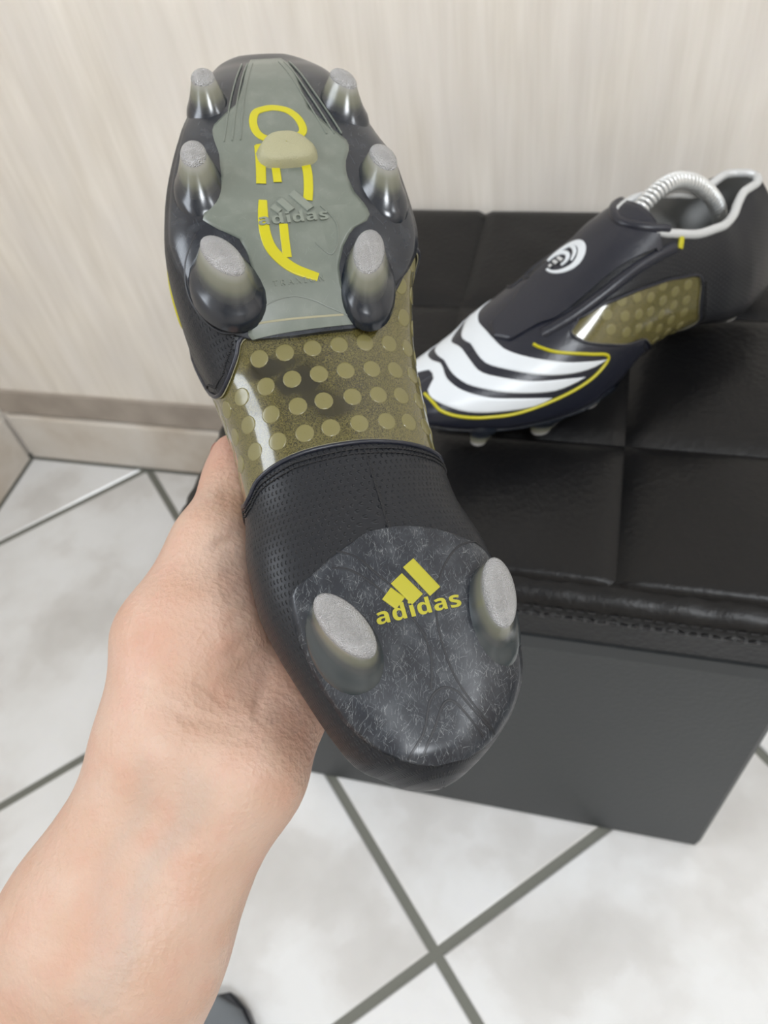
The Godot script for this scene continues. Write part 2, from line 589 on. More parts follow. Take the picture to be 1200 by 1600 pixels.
# a plate on the sole: at each s it spans the angles l(s)..r(s)
func plate(l: PackedVector2Array, r: PackedVector2Array, stops: Array, nx: int, off: float, rim: float) -> Mesher:
	var rows := []
	var uvs := []
	for k in stops.size() + 2:
		var edge_s := k == 0 or k == stops.size() + 1
		var s: float = stops[clampi(k - 1, 0, stops.size() - 1)]
		var a := lin(l, s)
		var b := lin(r, s)
		# step evenly in x, not in angle
		var xa := bp(s, a).x
		var xb := bp(s, b).x
		var row := PackedVector3Array()
		var ru := PackedVector2Array()
		for i in nx + 3:
			var edge := edge_s or i == 0 or i == nx + 2
			var x := lerpf(xa, xb, smoothstep(-0.15, 1.15, (i - 1.0) / nx) * 1.0 if false else clampf((i - 1.0) / nx, 0.0, 1.0))
			var ph := ph_of(x, s)
			if i <= 1: ph = a
			if i >= nx + 1: ph = b
			row.push_back(bo(s, ph, off - (rim if edge else 0.0)))
			ru.push_back(Vector2(x, s) / 100.0)
		rows.push_back(row); uvs.push_back(ru)
	var m := Mesher.new()
	m.sheet(rows, centre(), uvs)
	return m

func steps(a: float, b: float, n: int) -> Array:
	# closer together towards both ends
	var o := []
	for i in n + 1:
		o.push_back(a + (b - a) * (0.5 - 0.5 * cos(PI * i / n)))
	return o

func smooth_line(pts: Array, per := 6) -> Array:
	# Catmull-Rom through Vector2 points
	var o := []
	for i in pts.size() - 1:
		var p0: Vector2 = pts[maxi(i - 1, 0)]
		var p1: Vector2 = pts[i]
		var p2: Vector2 = pts[i + 1]
		var p3: Vector2 = pts[mini(i + 2, pts.size() - 1)]
		for k in per:
			o.push_back(p1.cubic_interpolate(p2, p0, p3, float(k) / per))
	o.push_back(pts[pts.size() - 1])
	return o

func line2(t: String) -> Array:
	var o := []
	for w in t.split(" "):
		var k := w.split(":")
		o.push_back(Vector2(k[0].to_float(), k[1].to_float()))
	return o

# a raised or inlaid strip on the sole, through points (x, s)
func sole_strip(m: Mesher, pts: Array, width: float, off: float, h: float, taper := 0.0) -> void:
	var p := []
	var n := []
	for q in smooth_line(pts, 5):
		var ph := ph_of(q.x, q.y)
		p.push_back(bo(q.y, ph, off)); n.push_back(wn(q.y, ph))
	m.strip(p, n, func(t): return width * 0.5 * U * (1.0 - taper * pow(absf(2.0 * t - 1.0), 3.0)), h * U)

# the same on the upper, through points (s, angle)
func upper_strip(m: Mesher, pts: Array, width: float, off: float, h: float) -> void:
	var p := []
	var n := []
	for q in smooth_line(pts, 6):
		p.push_back(bo(q.x, q.y, off)); n.push_back(wn(q.x, q.y))
	m.strip(p, n, func(_t): return width * 0.5 * U, h * U)

func upper_tube(m: Mesher, pts: Array, r: float, off: float, per := 6, sides := 8) -> void:
	var p := []
	for q in smooth_line(pts, per):
		p.push_back(bo(q.x, q.y, off))
	m.tube(p, func(_t): return r * U, sides)

# a crescent on the upper between two lines of (s, angle)
func crescent(a: Array, b: Array, off: float) -> Mesher:
	var la := smooth_line(a, 6)
	var lb := smooth_line(b, 6)
	var n := 40
	var rows := []
	for i in n + 1:
		var t := float(i) / n
		var pa := at_share(la, t)
		var pb := at_share(lb, t)
		var row := PackedVector3Array()
		for k in 9:
			var e := 0.0 if k == 0 or k == 8 else 1.0
			var q := pa.lerp(pb, clampf((k - 1.0) / 6.0, 0.0, 1.0))
			row.push_back(bo(q.x, q.y, off - 1.2 * (1.0 - e)))
		rows.push_back(row)
	var m := Mesher.new()
	m.sheet(rows, centre())
	return m

func at_share(l: Array, t: float) -> Vector2:
	# the point at a share of the line's length (angles count forty units to the radian)
	var d := [0.0]
	for i in range(1, l.size()):
		d.push_back(d[i - 1] + ((l[i] - l[i - 1]) * Vector2(1, 40)).length())
	var want: float = t * d[d.size() - 1]
	for i in range(1, l.size()):
		if d[i] >= want:
			return l[i - 1].lerp(l[i], (want - d[i - 1]) / maxf(d[i] - d[i - 1], 1e-6))
	return l[l.size() - 1]

# lettering laid onto the sole around (x, s)
func sole_text(text: String, x: float, s: float, high: float, off: float, thick: float, turn := 0.0, wide := 1.0, bold := true) -> ArrayMesh:
	var tm := TextMesh.new()
	var f := SystemFont.new()
	f.font_names = PackedStringArray(["Droid Sans"])
	f.font_weight = 700 if bold else 400
	tm.font = f
	tm.text = text
	tm.font_size = 64
	tm.pixel_size = 0.01
	tm.depth = 0.1
	tm.curve_step = 3.0
	var a := tm.get_mesh_arrays()
	var v: PackedVector3Array = a[Mesh.ARRAY_VERTEX]
	var ix: PackedInt32Array = a[Mesh.ARRAY_INDEX] if a[Mesh.ARRAY_INDEX] != null else PackedInt32Array(range(v.size()))
	var box := AABB(v[0], Vector3.ZERO)
	for p in v:
		box = box.expand(p)
	var k := high / box.size.y
	var st := SurfaceTool.new()
	st.begin(Mesh.PRIMITIVE_TRIANGLES)
	st.set_smooth_group(-1)
	for i in ix.size():
		var j := ix[i] if side > 0.0 else ix[i - 2 * (i % 3) + 2]
		var p := v[j] - box.get_center()
		var q := Vector2(p.x * k * wide * side, p.y * k).rotated(turn)
		st.add_vertex(sp(x + q.x, s + q.y, off + (thick if p.z > 0.0 else -0.8)))
	st.generate_normals()
	return st.commit()

# a stud that leans with the sole's normal: tip an oval, foot a wide flare
func stud(parent: Node, x: float, s: float, ta: float, tb: float, turn: float, fa: float, fb: float, back: float, high: float, label: String) -> void:
	var ph := ph_of(x, s)
	var n := bn(s, ph)
	n = (n * 0.35 + Vector3(0, 0, 1) * 0.65 + Vector3(0, 0.10, 0)).normalized()
	var ys := (Vector3(0, 1, 0) - n * n.y).normalized()
	var xs := ys.cross(n).normalized()
	var c := bp(s, ph)
	var dark := Color(0.009, 0.013, 0.022) if s > 100.0 else Color(0.035, 0.04, 0.047)  # see-through look of clear plastic painted as colour, dark foot to pale end
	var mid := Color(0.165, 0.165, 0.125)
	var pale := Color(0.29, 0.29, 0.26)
	var prof := [[-4.0, 1.18], [-1.0, 1.12], [0.8, 1.0], [1.8, 0.86], [3.2, 0.68], [5.0, 0.5], [7.0, 0.33], [9.0, 0.17], [10.6, 0.06], [11.6, 0.0]]
	var rows := []
	var cols := []
	var m := Mesher.new()
	for q in prof:
		var h: float = q[0] / 11.6 * high if q[0] > 0.0 else q[0]
		var k: float = q[1] if s > 100.0 else q[1] * lerpf(q[1], 1.0, 0.35)
		var row := PackedVector3Array()
		var rc := PackedColorArray()
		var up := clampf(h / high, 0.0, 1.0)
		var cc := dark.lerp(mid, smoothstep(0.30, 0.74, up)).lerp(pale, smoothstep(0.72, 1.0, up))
		for j in 33:
			var a := TAU * j / 32
			var e := Vector2(cos(a) * lerpf(ta, fa, k), sin(a) * lerpf(tb, fb, k)).rotated(turn * (1.0 - 0.4 * k))
			e.y -= back * k
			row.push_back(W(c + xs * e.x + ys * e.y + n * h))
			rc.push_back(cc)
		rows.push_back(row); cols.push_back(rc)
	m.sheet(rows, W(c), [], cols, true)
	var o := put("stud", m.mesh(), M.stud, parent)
	o.set_meta("label", label)
	# the worn clear tip
	rows = []
	for q in [[-0.8, 1.03], [0.1, 1.02], [0.9, 0.95], [1.7, 0.8], [2.3, 0.58], [2.65, 0.32], [2.78, 0.1], [2.8, 0.01]]:
		var row := PackedVector3Array()
		for j in 33:
			var a := TAU * j / 32
			var e := Vector2(cos(a) * ta * q[1], sin(a) * tb * q[1]).rotated(turn)
			row.push_back(W(c + xs * e.x + ys * e.y + n * (high + q[0])))
		rows.push_back(row)
	var mt := Mesher.new()
	mt.sheet(rows, W(c), [], [], true)
	put("stud_tip", mt.mesh(), M.tip, o)

func disc_on_body(s: float, ph: float, ra: float, rb: float, off: float) -> Mesher:
	# a low round blister on the clear shank
	var m := Mesher.new()
	var n := bn(s, ph)
	var c := bp(s, ph)
	var ys := (Vector3(0, 1, 0) - n * n.y).normalized()
	var xs := ys.cross(n).normalized()
	var rows := []
	for q in [[1.0, -0.4], [0.97, 0.05], [0.85, 0.14], [0.45, 0.2], [0.02, 0.22]]:
		var row := PackedVector3Array()
		for j in 15:
			var a := TAU * j / 14
			row.push_back(W(c + xs * cos(a) * ra * q[0] + ys * sin(a) * rb * q[0] + n * (off + q[1])))
		rows.push_back(row)
	m.sheet(rows, W(c - n * 4.0), [], [], true)
	return m

func mirror_curve(l: Array) -> Array:
	# carries a stripe over the top of the foot: the far half mirrors the near half about the ridge
	var o := []
	for q in l:
		if q.y > -3.2:
			o.push_front(Vector2(q.x - 2.0, -6.36 - q.y))
	return o + l.filter(func(q): return q.y > -3.2)

func make_boot(o: Node3D, mirrored: bool) -> void:
	side = -1.0 if mirrored else 1.0
	var back_of := func(ph): return lin(T.shank_back, ph)
	var front_of := func(ph): return lin(T.shank_front, ph)
	var open := func(s, ph): return absf(ph) < itp(T.mouth if ph < 0.0 else T.mouth_out, s) or s < -7.0 or s > 147.0
	# sole first: the forefoot plate and its smoky insert
	put("outsole_plate", plate(T.plate_l, T.plate_r, steps(153.5, 302.0, 60), 44, 2.3, 2.6).mesh(), M.plate, o)
	put("sole_insert", plate(T.insert_l, T.insert_r, steps(155.0, 294.0, 80), 26, 2.75, 1.4).mesh(), M.insert, o).set_meta("label", "smoky grey clear insert of the forefoot sole")
	put("heel_plate", plate(T.heel_l, T.heel_r, steps(-3.0, 72.8, 40), 36, 2.2, 2.6).mesh(), M.heel_plate, o).set_meta("label", "scratched dark heel plate")
	# clear shank with its grid of printed dots
	var shank := put("clear_shank", patch(-2.56, 2.56, 96, func(ph): return lin(T.shank_back, ph) - 3.0, func(ph): return lin(T.shank_front, ph) + 4.0, 26, 0.0, 0.5).mesh(), M.shell, o)
	shank.set_meta("label", "olive see-through shank under the arch")
	for r in 7:
		var s0 := 115.5 + 11.0 * r
		for k in range(-12, 13):
			var ph := 0.0
			# walk round the body in equal arcs of ten units
			var left := absf(k * 10.0 - 1.8 * (1.0 if k > 0 else -1.0) * 0.0)
			var dir := signf(k)
			var prev := bp(s0, ph_of(-2.2, s0))
			ph = ph_of(-2.2, s0)
			while left > 0.0 and absf(ph) < 2.6:
				ph += dir * 0.02
				var q := bp(s0, ph)
				left -= q.distance_to(prev)
				prev = q
			if absf(ph) > 2.5 or s0 < lin(T.shank_back, ph) + 4.5 or s0 > lin(T.shank_front, ph) - 3.0:
				continue
			put("dot", disc_on_body(s0, ph, 3.5, 3.6, 0.0).mesh(), M.dot, shank)
	# upper
	put("heel_leather", patch(-PI, PI, 150, func(_ph): return -10.0, back_of, 46, 1.0, 1.3, open).mesh(), M.leather, o)
	put("toe_leather", patch(-PI, PI, 150, front_of, func(_ph): return 309.0, 50, 1.0, 1.3, open).mesh(), M.leather if not mirrored else M.smooth_leather, o)
	for l in [T.shank_back, T.shank_front]:
		var m := Mesher.new()
		var e := Mesher.new()
		var pts := []
		for q in l:
			pts.push_back(Vector2(q.y, q.x))
		upper_tube(m, pts, 0.9, 1.0, 4)
		upper_tube(e, pts.map(func(p): return Vector2(p.x + (0.9 if l == T.shank_back else -0.9), p.y)), 0.3, 0.75, 4, 6)
		put("edge_binding", m.mesh(), M.smooth_leather, o)
		put("cut_edge", e.mesh(), M.cut_edge, o)
	# stitching: two rows along the shank and one down the heel
	var stc := Mesher.new()
	for row in [2.6, 4.4]:
		var ph := -1.9
		while ph < 1.9:
			var s: float = lin(T.shank_back, ph) - row
			var s2: float = lin(T.shank_back, ph + 0.03) - row
			stc.tube([bo(s, ph, 1.15), bo((s + s2) * 0.5, ph + 0.014, 1.5), bo(s2, ph + 0.028, 1.15)], func(_t): return 0.28 * U, 6)
			ph += 0.042
	for k in 22:
		var s := 73.5 + k * 1.42
		stc.tube([sp(-2.9, s, 1.15), sp(-2.9, s + 0.5, 1.5), sp(-2.9, s + 1.0, 1.15)], func(_t): return 0.28 * U, 6)
	for k in 40:
		var ph := -0.62 - k * 0.025
		var s := lin(T.shank_front, ph) + 3.0
		stc.tube([bo(s, ph, 1.15), bo(s, ph - 0.008, 1.5), bo(s, ph - 0.016, 1.15)], func(_t): return 0.26 * U, 6)
	put("stitching", stc.mesh(), M.stitch, o).set_meta("kind", "stuff")
	var fold := Mesher.new()
	sole_strip(fold, line2("-2.7:73 -2.7:90 -3.0:105"), 0.7, 1.0, 0.14)
	put("heel_seam", fold.mesh(), M.groove, o)
	# tongue cover, lining, collar
	var flap_edge := table("-3.2:240 -3.11:237 -2.94:233 -2.88:215 -2.80:208 -2.76:196 -2.72:170 -2.55:146 -2.42:125")
	put("tongue_cover", patch(-3.86, -2.44, 60, func(ph): return 133.0 + 10.0 * clampf(absf(ph + 3.14) - 0.35, 0.0, 0.6), func(ph):
		var q: float = ph if ph > -3.14 else -6.28 - ph
		return maxf(140.0, lin(flap_edge, q)), 30, 2.6, 2.6).mesh(), M.smooth_leather, o)
	var rg := Mesher.new()
	upper_tube(rg, line2("216:-2.74 206:-2.70 190:-2.63 171:-2.56 150:-2.46 136:-2.40 126:-2.37"), 4.2, -1.0, 6, 14)
	put("tongue_ridge", rg.mesh(), M.smooth_leather, o)
	put("lining", patch(1.2, TAU - 1.2, 80, func(_ph): return -8.0, func(_ph): return 190.0, 40, -1.8, 0.0, func(s, ph): return absf(wrapf(ph, -PI, PI)) < itp(T.mouth if wrapf(ph, -PI, PI) < 0.0 else T.mouth_out, s) or s < -7.0 or s > 147.0).mesh(), M.lining, o)
	var ins := Mesher.new()
	var rows := []
	for s in steps(-4.0, 225.0, 30):
		var row := PackedVector3Array()
		for i in 9:
			row.push_back(bo(s, lerpf(-1.15, 1.15, i / 8.0), -3.5))
		rows.push_back(row)
	ins.sheet(rows, Vector3.ZERO, [], [], false, Vector3(0, 0, -1))
	put("insole", ins.mesh(), M.insole, o)
	var rim := []
	for q in T.mouth:
		rim.push_back(Vector2(q.x, -q.y))
	for i in range(T.mouth_out.size() - 2, -1, -1):
		rim.push_back(Vector2(T.mouth_out[i].x, T.mouth_out[i].y - TAU))
	var cl := Mesher.new()
	upper_tube(cl, rim, 2.9, 0.3, 6, 12)
	put("collar", cl.mesh(), M.silver, o)
	var mouth_front := Mesher.new()
	upper_tube(mouth_front, line2("128:-2.62 137:-2.75 144:-2.93 148:-3.14 144:-3.35 137:-3.53 128:-3.66"), 3.4, 1.2, 6, 12)
	put("tongue_rim", mouth_front.mesh(), M.smooth_leather, o)
	# stripes, piping, emblem, tab
	for st in [["231:-3.44 237:-3.21 239:-2.97 236:-2.74 228:-2.49 214:-2.21 200:-2.02 188:-1.87", "243:-3.39 249:-3.27 252:-3.10 252:-2.82 244:-2.54 231:-2.24 216:-2.04 202:-1.93 188:-1.87"],
			["247:-3.41 255:-3.24 258:-3.03 258:-2.72 251:-2.49 237:-2.21 220:-2.01 204:-1.85", "263:-3.25 271:-3.06 271:-2.82 267:-2.51 255:-2.21 240:-2.01 225:-1.87 213:-1.84 204:-1.85"],
			["267:-3.22 274:-3.10 276:-2.85 273:-2.49 263:-2.17 249:-2.00 226:-1.76", "282:-3.05 289:-2.86 290:-2.56 286:-2.23 278:-1.93 267:-1.78 252:-1.74 237:-1.71 226:-1.76"]]:
		put("stripe", crescent(mirror_curve(line2(st[0])), mirror_curve(line2(st[1])), 1.6).mesh(), M.white, o).set_meta("label", "white crescent stripe across the toe")
	var pp := Mesher.new()
	upper_tube(pp, line2("292:-2.8 291:-2.42 289:-2.06 282:-1.79 271:-1.65 259:-1.63 245:-1.65 228:-1.70 209:-1.74 194:-1.80 187:-1.86 189:-1.95 199:-2.11 215:-2.38 222:-2.58 224:-2.68"), 1.1, 1.2)
	put("piping", pp.mesh(), M.yellow, o).set_meta("label", "yellow piping round the stripes")
	var tb := Mesher.new()
	upper_strip(tb, line2("120:-2.47 121:-2.41 123:-2.34"), 3.4, 1.6, 0.9)
	put("pull_tab", tb.mesh(), M.yellow, o)
	make_emblem(o)
	if mirrored:
		sole_studs(o)
		return
	# prints on the sole
	var yl := Mesher.new()
	sole_strip(yl, line2("-12.9:251 -7.2:252.4 -1:250 2.5:243.5 1.5:236.6 -8.5:234.3 -14.2:236.8 -16:241.6 -15.4:247 -12.9:251 -7.2:252.4"), 3.2, 2.85, 0.25)
	put("numeral_print", yl.mesh(), M.yellow, o)
	yl = Mesher.new()
	sole_strip(yl, line2("-16:232 -17:224 -18.9:212.8"), 3.8, 2.85, 0.25)
	sole_strip(yl, line2("-11.5:229.5 -11.8:222 -12.6:212.8"), 3.2, 2.86, 0.25)
	sole_strip(yl, line2("-17.2:231 -8:231 -1.5:227 -0.2:219 -1.4:210 -3.2:203"), 3.6, 2.87, 0.25)
	put("numeral_print", yl.mesh(), M.yellow, o)
	yl = Mesher.new()
	sole_strip(yl, line2("-19.8:205 -21.4:196 -21.6:190 -20.4:185 -16.9:180 -12.5:176.3 -5.6:173"), 4.2, 2.85, 0.25, 0.25)
	sole_strip(yl, line2("-14.4:194 -15:188 -15.4:181.5"), 3.3, 2.86, 0.25)
	put("letter_print", yl.mesh(), M.yellow, o)
	# raised maker's mark on the insert: three slanted bars over the word
	var mk := Mesher.new()
	sole_strip(mk, line2("-16.9:201.6 -14.6:198.9"), 2.6, 2.9, 0.5)
	sole_strip(mk, line2("-13.6:204.3 -10.2:198.9"), 3.0, 2.9, 0.5)
	sole_strip(mk, line2("-8.4:207.2 -3.0:198.9"), 3.4, 2.9, 0.5)
	put("logo_relief", mk.mesh(), M.relief, o)
	put("word_relief", sole_text("adidas", -10.2, 196.2, 4.4, 2.75, 0.7, 0.0, 1.55), M.relief, o)
	put("word_relief", sole_text("T R A X I O N", -13.0, 172.6, 1.9, 2.75, 0.35, 0.0, 1.3, false), M.relief, o)
	mk = Mesher.new()
	sole_strip(mk, line2("-9.6:50.8 -6.0:46.6"), 5.0, 2.3, 0.2)
	sole_strip(mk, line2("-5.2:55.0 -0.2:46.8"), 5.2, 2.3, 0.2)
	sole_strip(mk, line2("0.0:59.4 6.2:48.2"), 4.8, 2.3, 0.2)
	put("logo_print", mk.mesh(), M.worn_yellow, o)
	put("word_print", sole_text("adidas", -0.7, 44.2, 5.6, 2.25, 0.25, 0.02, 1.32), M.worn_yellow, o)
	# joins and ribs moulded into the plates
	for g in ["-24.7:62.9 -19.0:60.7 -12.6:54.2 -8.1:46.7 -2.2:38.6 -0.8:28.6 -3.7:17.7", "25.4:63.5 17.8:61.8 10.1:54.3 5.4:44.1 3.8:33.6 4.8:21.1 8.1:11.0 12.6:2.0",
			"-15.0:0.6 -9.2:6.0 -4.9:14.7 -1:17.6 1.6:17.5 4.8:15.1 7.6:9.5 11.4:3.0", "-10.7:0.4 -6.0:6.0 -1.1:12.8 2.0:13.2 4.8:9.3 8.2:1.6", "-22.1:68 -16.3:64.8 -10.8:57.4 -7.2:52.9", "-45.5:196 -50.5:188 -51.5:178 -48.5:168 -43:161 -36:158.5"]:
		var gm := Mesher.new()
		sole_strip(gm, line2(g), 0.75, 2.2, 0.13)
		put("groove", gm.mesh(), M.groove, o)
	for x in [-2.2, 0.0, 2.2]:
		for sd in [-1.0, 1.0]:
			var gm := Mesher.new()
			if sd < 0.0:
				sole_strip(gm, line2("%.1f:288 %.1f:262 %.1f:236" % [-10.0 + x, -18.5 + x * 1.2, -25.5 + x * 1.4]), 0.55, 2.75, 0.3)
			else:
				sole_strip(gm, line2("%.1f:288 %.1f:264 %.1f:236" % [5.5 + x, 9.0 + x * 1.2, 14.5 + x * 1.4]), 0.55, 2.75, 0.3)
			put("rib", gm.mesh(), M.insert, o)
	for g in ["-32.4:163.4 -27:165.6 -21.4:167.2 -16:167.6 -12.1:166.7 -8:165 -3.4:162.2 6.4:156.6", "-4:186 1:181 4.5:186 5.2:193 1:200"]:
		var gm := Mesher.new()
		sole_strip(gm, line2(g), 0.5, 2.75, 0.3)
		put("rib", gm.mesh(), M.insert, o)
	var sl := Mesher.new()
	sole_strip(sl, line2("-30.5:160.2 -15.8:159.7 1.2:159.0"), 0.8, 2.75, 0.12)
	put("weld_line", sl.mesh(), M.cut_edge, o)
	sole_studs(o)

const EMBLEM := Vector2(179.5, -3.33)

# a point of the tongue cover: right and down in units, seen from the inner side of the foot
func flap_point(d: Vector2) -> Vector2:
	var per := bp(EMBLEM.x, EMBLEM.y + 0.05).distance_to(bp(EMBLEM.x, EMBLEM.y - 0.05)) / 0.1
	var q := Vector2(-0.82, 0.5) * d.x + Vector2(0.6, 0.8) * d.y
	return Vector2(EMBLEM.x + q.x, EMBLEM.y + q.y / per)

func flap_strip(m: Mesher, pts: Array, half: Callable, off: float) -> void:
	var p := []
	var nr := []
	for q in pts:
		var w := flap_point(q)
		p.push_back(bo(w.x, w.y, off)); nr.push_back(wn(w.x, w.y))
	m.strip(p, nr, half, 0.7 * U)

func make_emblem(o: Node3D) -> void:
	# a ball: a ring that swells on the right and curls into the middle, and a small barred mark
	var m := Mesher.new()
	var pts := []
	for i in 44:
		var a := lerpf(-2.75, 2.75, i / 43.0)
		pts.push_back(Vector2(cos(a), sin(a)) * 10.2)
	flap_strip(m, pts, func(t): return U * (0.9 + 1.7 * pow(sin(PI * clampf(t * 1.05, 0.0, 1.0)), 1.5)), 2.8)
	var em := put("emblem", m.mesh(), M.white, o)
	em.set_meta("label", "round white ball emblem on the tongue cover")
	for l in [["-9.4:-3.9 -6:-6.6 -1:-5.2 2:-1 1.5:3.5 -1.5:6", 1.5], ["2:-9 5:-5 6:0 4:5.5", 1.3]]:
		m = Mesher.new()
		flap_strip(m, smooth_line(line2(l[0]), 6), func(t): return l[1] * U * (0.35 + 0.65 * sin(PI * t)), 2.85)
		put("swirl", m.mesh(), M.white, em)
	for l in [["-8.2:1.2 -6.8:3.6", 1.0], ["-6:-1 -3.6:3.2", 1.1], ["-3.6:-2.4 -0.8:2.6", 1.1]]:
		m = Mesher.new()
		flap_strip(m, smooth_line(line2(l[0]), 4), func(_t): return l[1] * U, 2.85)
		put("bar", m.mesh(), M.silver, em)

func sole_studs(o: Node3D) -> void:
	stud(o, -30.5, 264.0, 4.6, 5.4, 0.1, 9.0, 12.0, 4.0, 11.0, "front stud on the big toe side")
	stud(o, 22.5, 258.0, 4.3, 6.6, 0.45, 10.0, 13.0, 4.5, 11.0, "front stud on the little toe side")
	stud(o, -41.0, 222.0, 4.7, 6.8, -0.06, 9.8, 15.0, 4.5, 11.5, "middle stud on the big toe side")
	stud(o, 27.5, 213.5, 4.8, 7.0, 0.2, 9.5, 15.5, 4.5, 11.5, "middle stud on the little toe side")
	stud(o, -38.5, 179.0, 5.4, 10.2, 0.52, 12.5, 17.0, 3.5, 11.5, "long oval stud under the ball of the foot")
	stud(o, 13.0, 174.5, 5.6, 10.0, -0.36, 10.5, 17.5, 4.5, 11.5, "oval stud under the outer ball of the foot")
	stud(o, -25.5, 41.5, 6.0, 12.6, 0.5, 10.8, 17.5, 2.0, 9.0, "broad heel stud on the inner side")
	stud(o, 23.5, 41.0, 5.4, 11.8, -0.2, 9.5, 17.0, 3.0, 12.0, "tall heel stud on the outer side")
	# the low rounded nub in the middle of the forefoot
	var m := Mesher.new()
	var rows := []
	var ph := ph_of(-6.3, 227.0)
	var c := bp(227.0, ph)
	for q in [[1.12, 2.0], [1.06, 3.2], [1.0, 4.6], [0.92, 6.2], [0.8, 7.2], [0.55, 7.9], [0.25, 8.2], [0.02, 8.25]]:
		var row := PackedVector3Array()
		for j in 41:
			var a := TAU * j / 40
			var e := Vector2(signf(cos(a)) * pow(absf(cos(a)), 0.6), signf(sin(a)) * pow(absf(sin(a)), 0.6))
			var w := 11.2 if e.y < 0.0 else lerpf(11.2, 6.6, e.y)
			row.push_back(W(c + Vector3(e.x * w * q[0], e.y * 8.0 * q[0] + 1.0, q[1] - 0.3)))
		rows.push_back(row)
	m.sheet(rows, W(c), [], [], true)
	put("centre_nub", m.mesh(), M.nub, o).set_meta("label", "low yellowish worn nub in the middle of the forefoot")

# ------------------------------------------------------------------ the forearm and hand
func field_mesh(bones: Array, joints: Dictionary, cell: float, tint: Callable, origin: Vector3, creases: Array) -> ArrayMesh:
	var lo := Vector3(9, 9, 9)
	var hi := -lo
	for b in bones:
		for e in [[b[0], b[2]], [b[1], b[3]]]:
			var p: Vector3 = joints[e[0]]
			lo = lo.min(p - Vector3.ONE * (e[1] + 0.02))
			hi = hi.max(p + Vector3.ONE * (e[1] + 0.02))
	var dim := Vector3i(((hi - lo) / cell).ceil()) + Vector3i.ONE
	var E := PackedFloat32Array()
	E.resize(dim.x * dim.y * dim.z)
	var K := 240.0
	# fingers keep apart from one another (a stiffer blend) and still melt into the palm
	var F := PackedFloat32Array()
	F.resize(E.size())
	for b in bones:
		var A: Vector3 = joints[b[0]]
		var Bp: Vector3 = joints[b[1]]
		var ra: float = b[2]
		var rb: float = b[3]
		var ab := Bp - A
		var l2 := maxf(ab.length_squared(), 1e-9)
		var mar := 0.016
		var a0 := Vector3i(((A.min(Bp) - Vector3.ONE * (maxf(ra, rb) + mar) - lo) / cell).floor()).clamp(Vector3i.ZERO, dim - Vector3i.ONE)
		var a1 := Vector3i(((A.max(Bp) + Vector3.ONE * (maxf(ra, rb) + mar) - lo) / cell).ceil()).clamp(Vector3i.ZERO, dim - Vector3i.ONE)
		for z in range(a0.z, a1.z + 1):
			for y in range(a0.y, a1.y + 1):
				var at := (z * dim.y + y) * dim.x
				for x in range(a0.x, a1.x + 1):
					var p := lo + Vector3(x, y, z) * cell
					var t := clampf((p - A).dot(ab) / l2, 0.0, 1.0)
					var d := (p - A - ab * t).length() - lerpf(ra, rb, t)
					if d < mar:
						if b.size() > 4:
							F[at + x] += exp(-d * 620.0)
						else:
							E[at + x] += exp(-d * K)
	for i in E.size():
		if F[i] > 0.0:
			E[i] += pow(F[i], K / 620.0)
	# surface nets
	var far := -log(1e-4) / K
	var idx := {}
	var verts := PackedVector3Array()
	var sx := 1
	var sy := dim.x
	var sz := dim.x * dim.y
	var offs := [0, sx, sy, sx + sy, sz, sx + sz, sy + sz, sx + sy + sz]
	var cor := [Vector3(0, 0, 0), Vector3(1, 0, 0), Vector3(0, 1, 0), Vector3(1, 1, 0), Vector3(0, 0, 1), Vector3(1, 0, 1), Vector3(0, 1, 1), Vector3(1, 1, 1)]
	var edges := [[0, 1], [2, 3], [4, 5], [6, 7], [0, 2], [1, 3], [4, 6], [5, 7], [0, 4], [1, 5], [2, 6], [3, 7]]
	for z in dim.z - 1:
		for y in dim.y - 1:
			var at := z * sz + y * sy
			for x in dim.x - 1:
				var q := at + x
				var inside := 0
				for k in 8:
					if E[q + offs[k]] > 1.0:
						inside += 1
				if inside == 0 or inside == 8:
					continue
				var f := []
				for k in 8:
					var e := E[q + offs[k]]
					f.push_back(-log(e) / K if e > 1e-4 else far)
				var s := Vector3.ZERO
				var c := 0
				for ed in edges:
					var fa: float = f[ed[0]]
					var fb: float = f[ed[1]]
					if (fa < 0.0) != (fb < 0.0):
						s += (cor[ed[0]] as Vector3).lerp(cor[ed[1]], fa / (fa - fb))
						c += 1
				idx[q] = verts.size()
				verts.push_back(lo + (Vector3(x, y, z) + s / c) * cell)
	var tris := PackedInt32Array()
	for q in idx:
		var e0 := E[q] > 1.0
		for ax in [[sx, sy, sz], [sy, sz, sx], [sz, sx, sy]]:
			var e1: bool = E[q + ax[0]] > 1.0
			if e0 == e1:
				continue
			var b: int = q - ax[1]
			var c: int = q - ax[1] - ax[2]
			var d: int = q - ax[2]
			if not (idx.has(b) and idx.has(c) and idx.has(d)):
				continue
			var w := [idx[q], idx[b], idx[c], idx[d]]
			if e0:
				tris.append_array([w[0], w[2], w[1], w[0], w[3], w[2]])
			else:
				tris.append_array([w[0], w[1], w[2], w[0], w[2], w[3]])
	var nrm := PackedVector3Array()
	nrm.resize(verts.size())
	var palm := Vector3(0.235, 0.771, 0.592)
	for pass_ in 2:     # one pass of gentle smoothing, then the normals
		var sum := PackedVector3Array()
		sum.resize(verts.size())
		var cnt := PackedInt32Array()
		cnt.resize(verts.size())
		for i in range(0, tris.size(), 3):
			for k in 3:
				var a := tris[i + k]
				sum[a] += verts[tris[i + (k + 1) % 3]] + verts[tris[i + (k + 2) % 3]]
				cnt[a] += 2
		for i in verts.size():
			if cnt[i]:
				verts[i] = verts[i].lerp(sum[i] / cnt[i], 0.6)
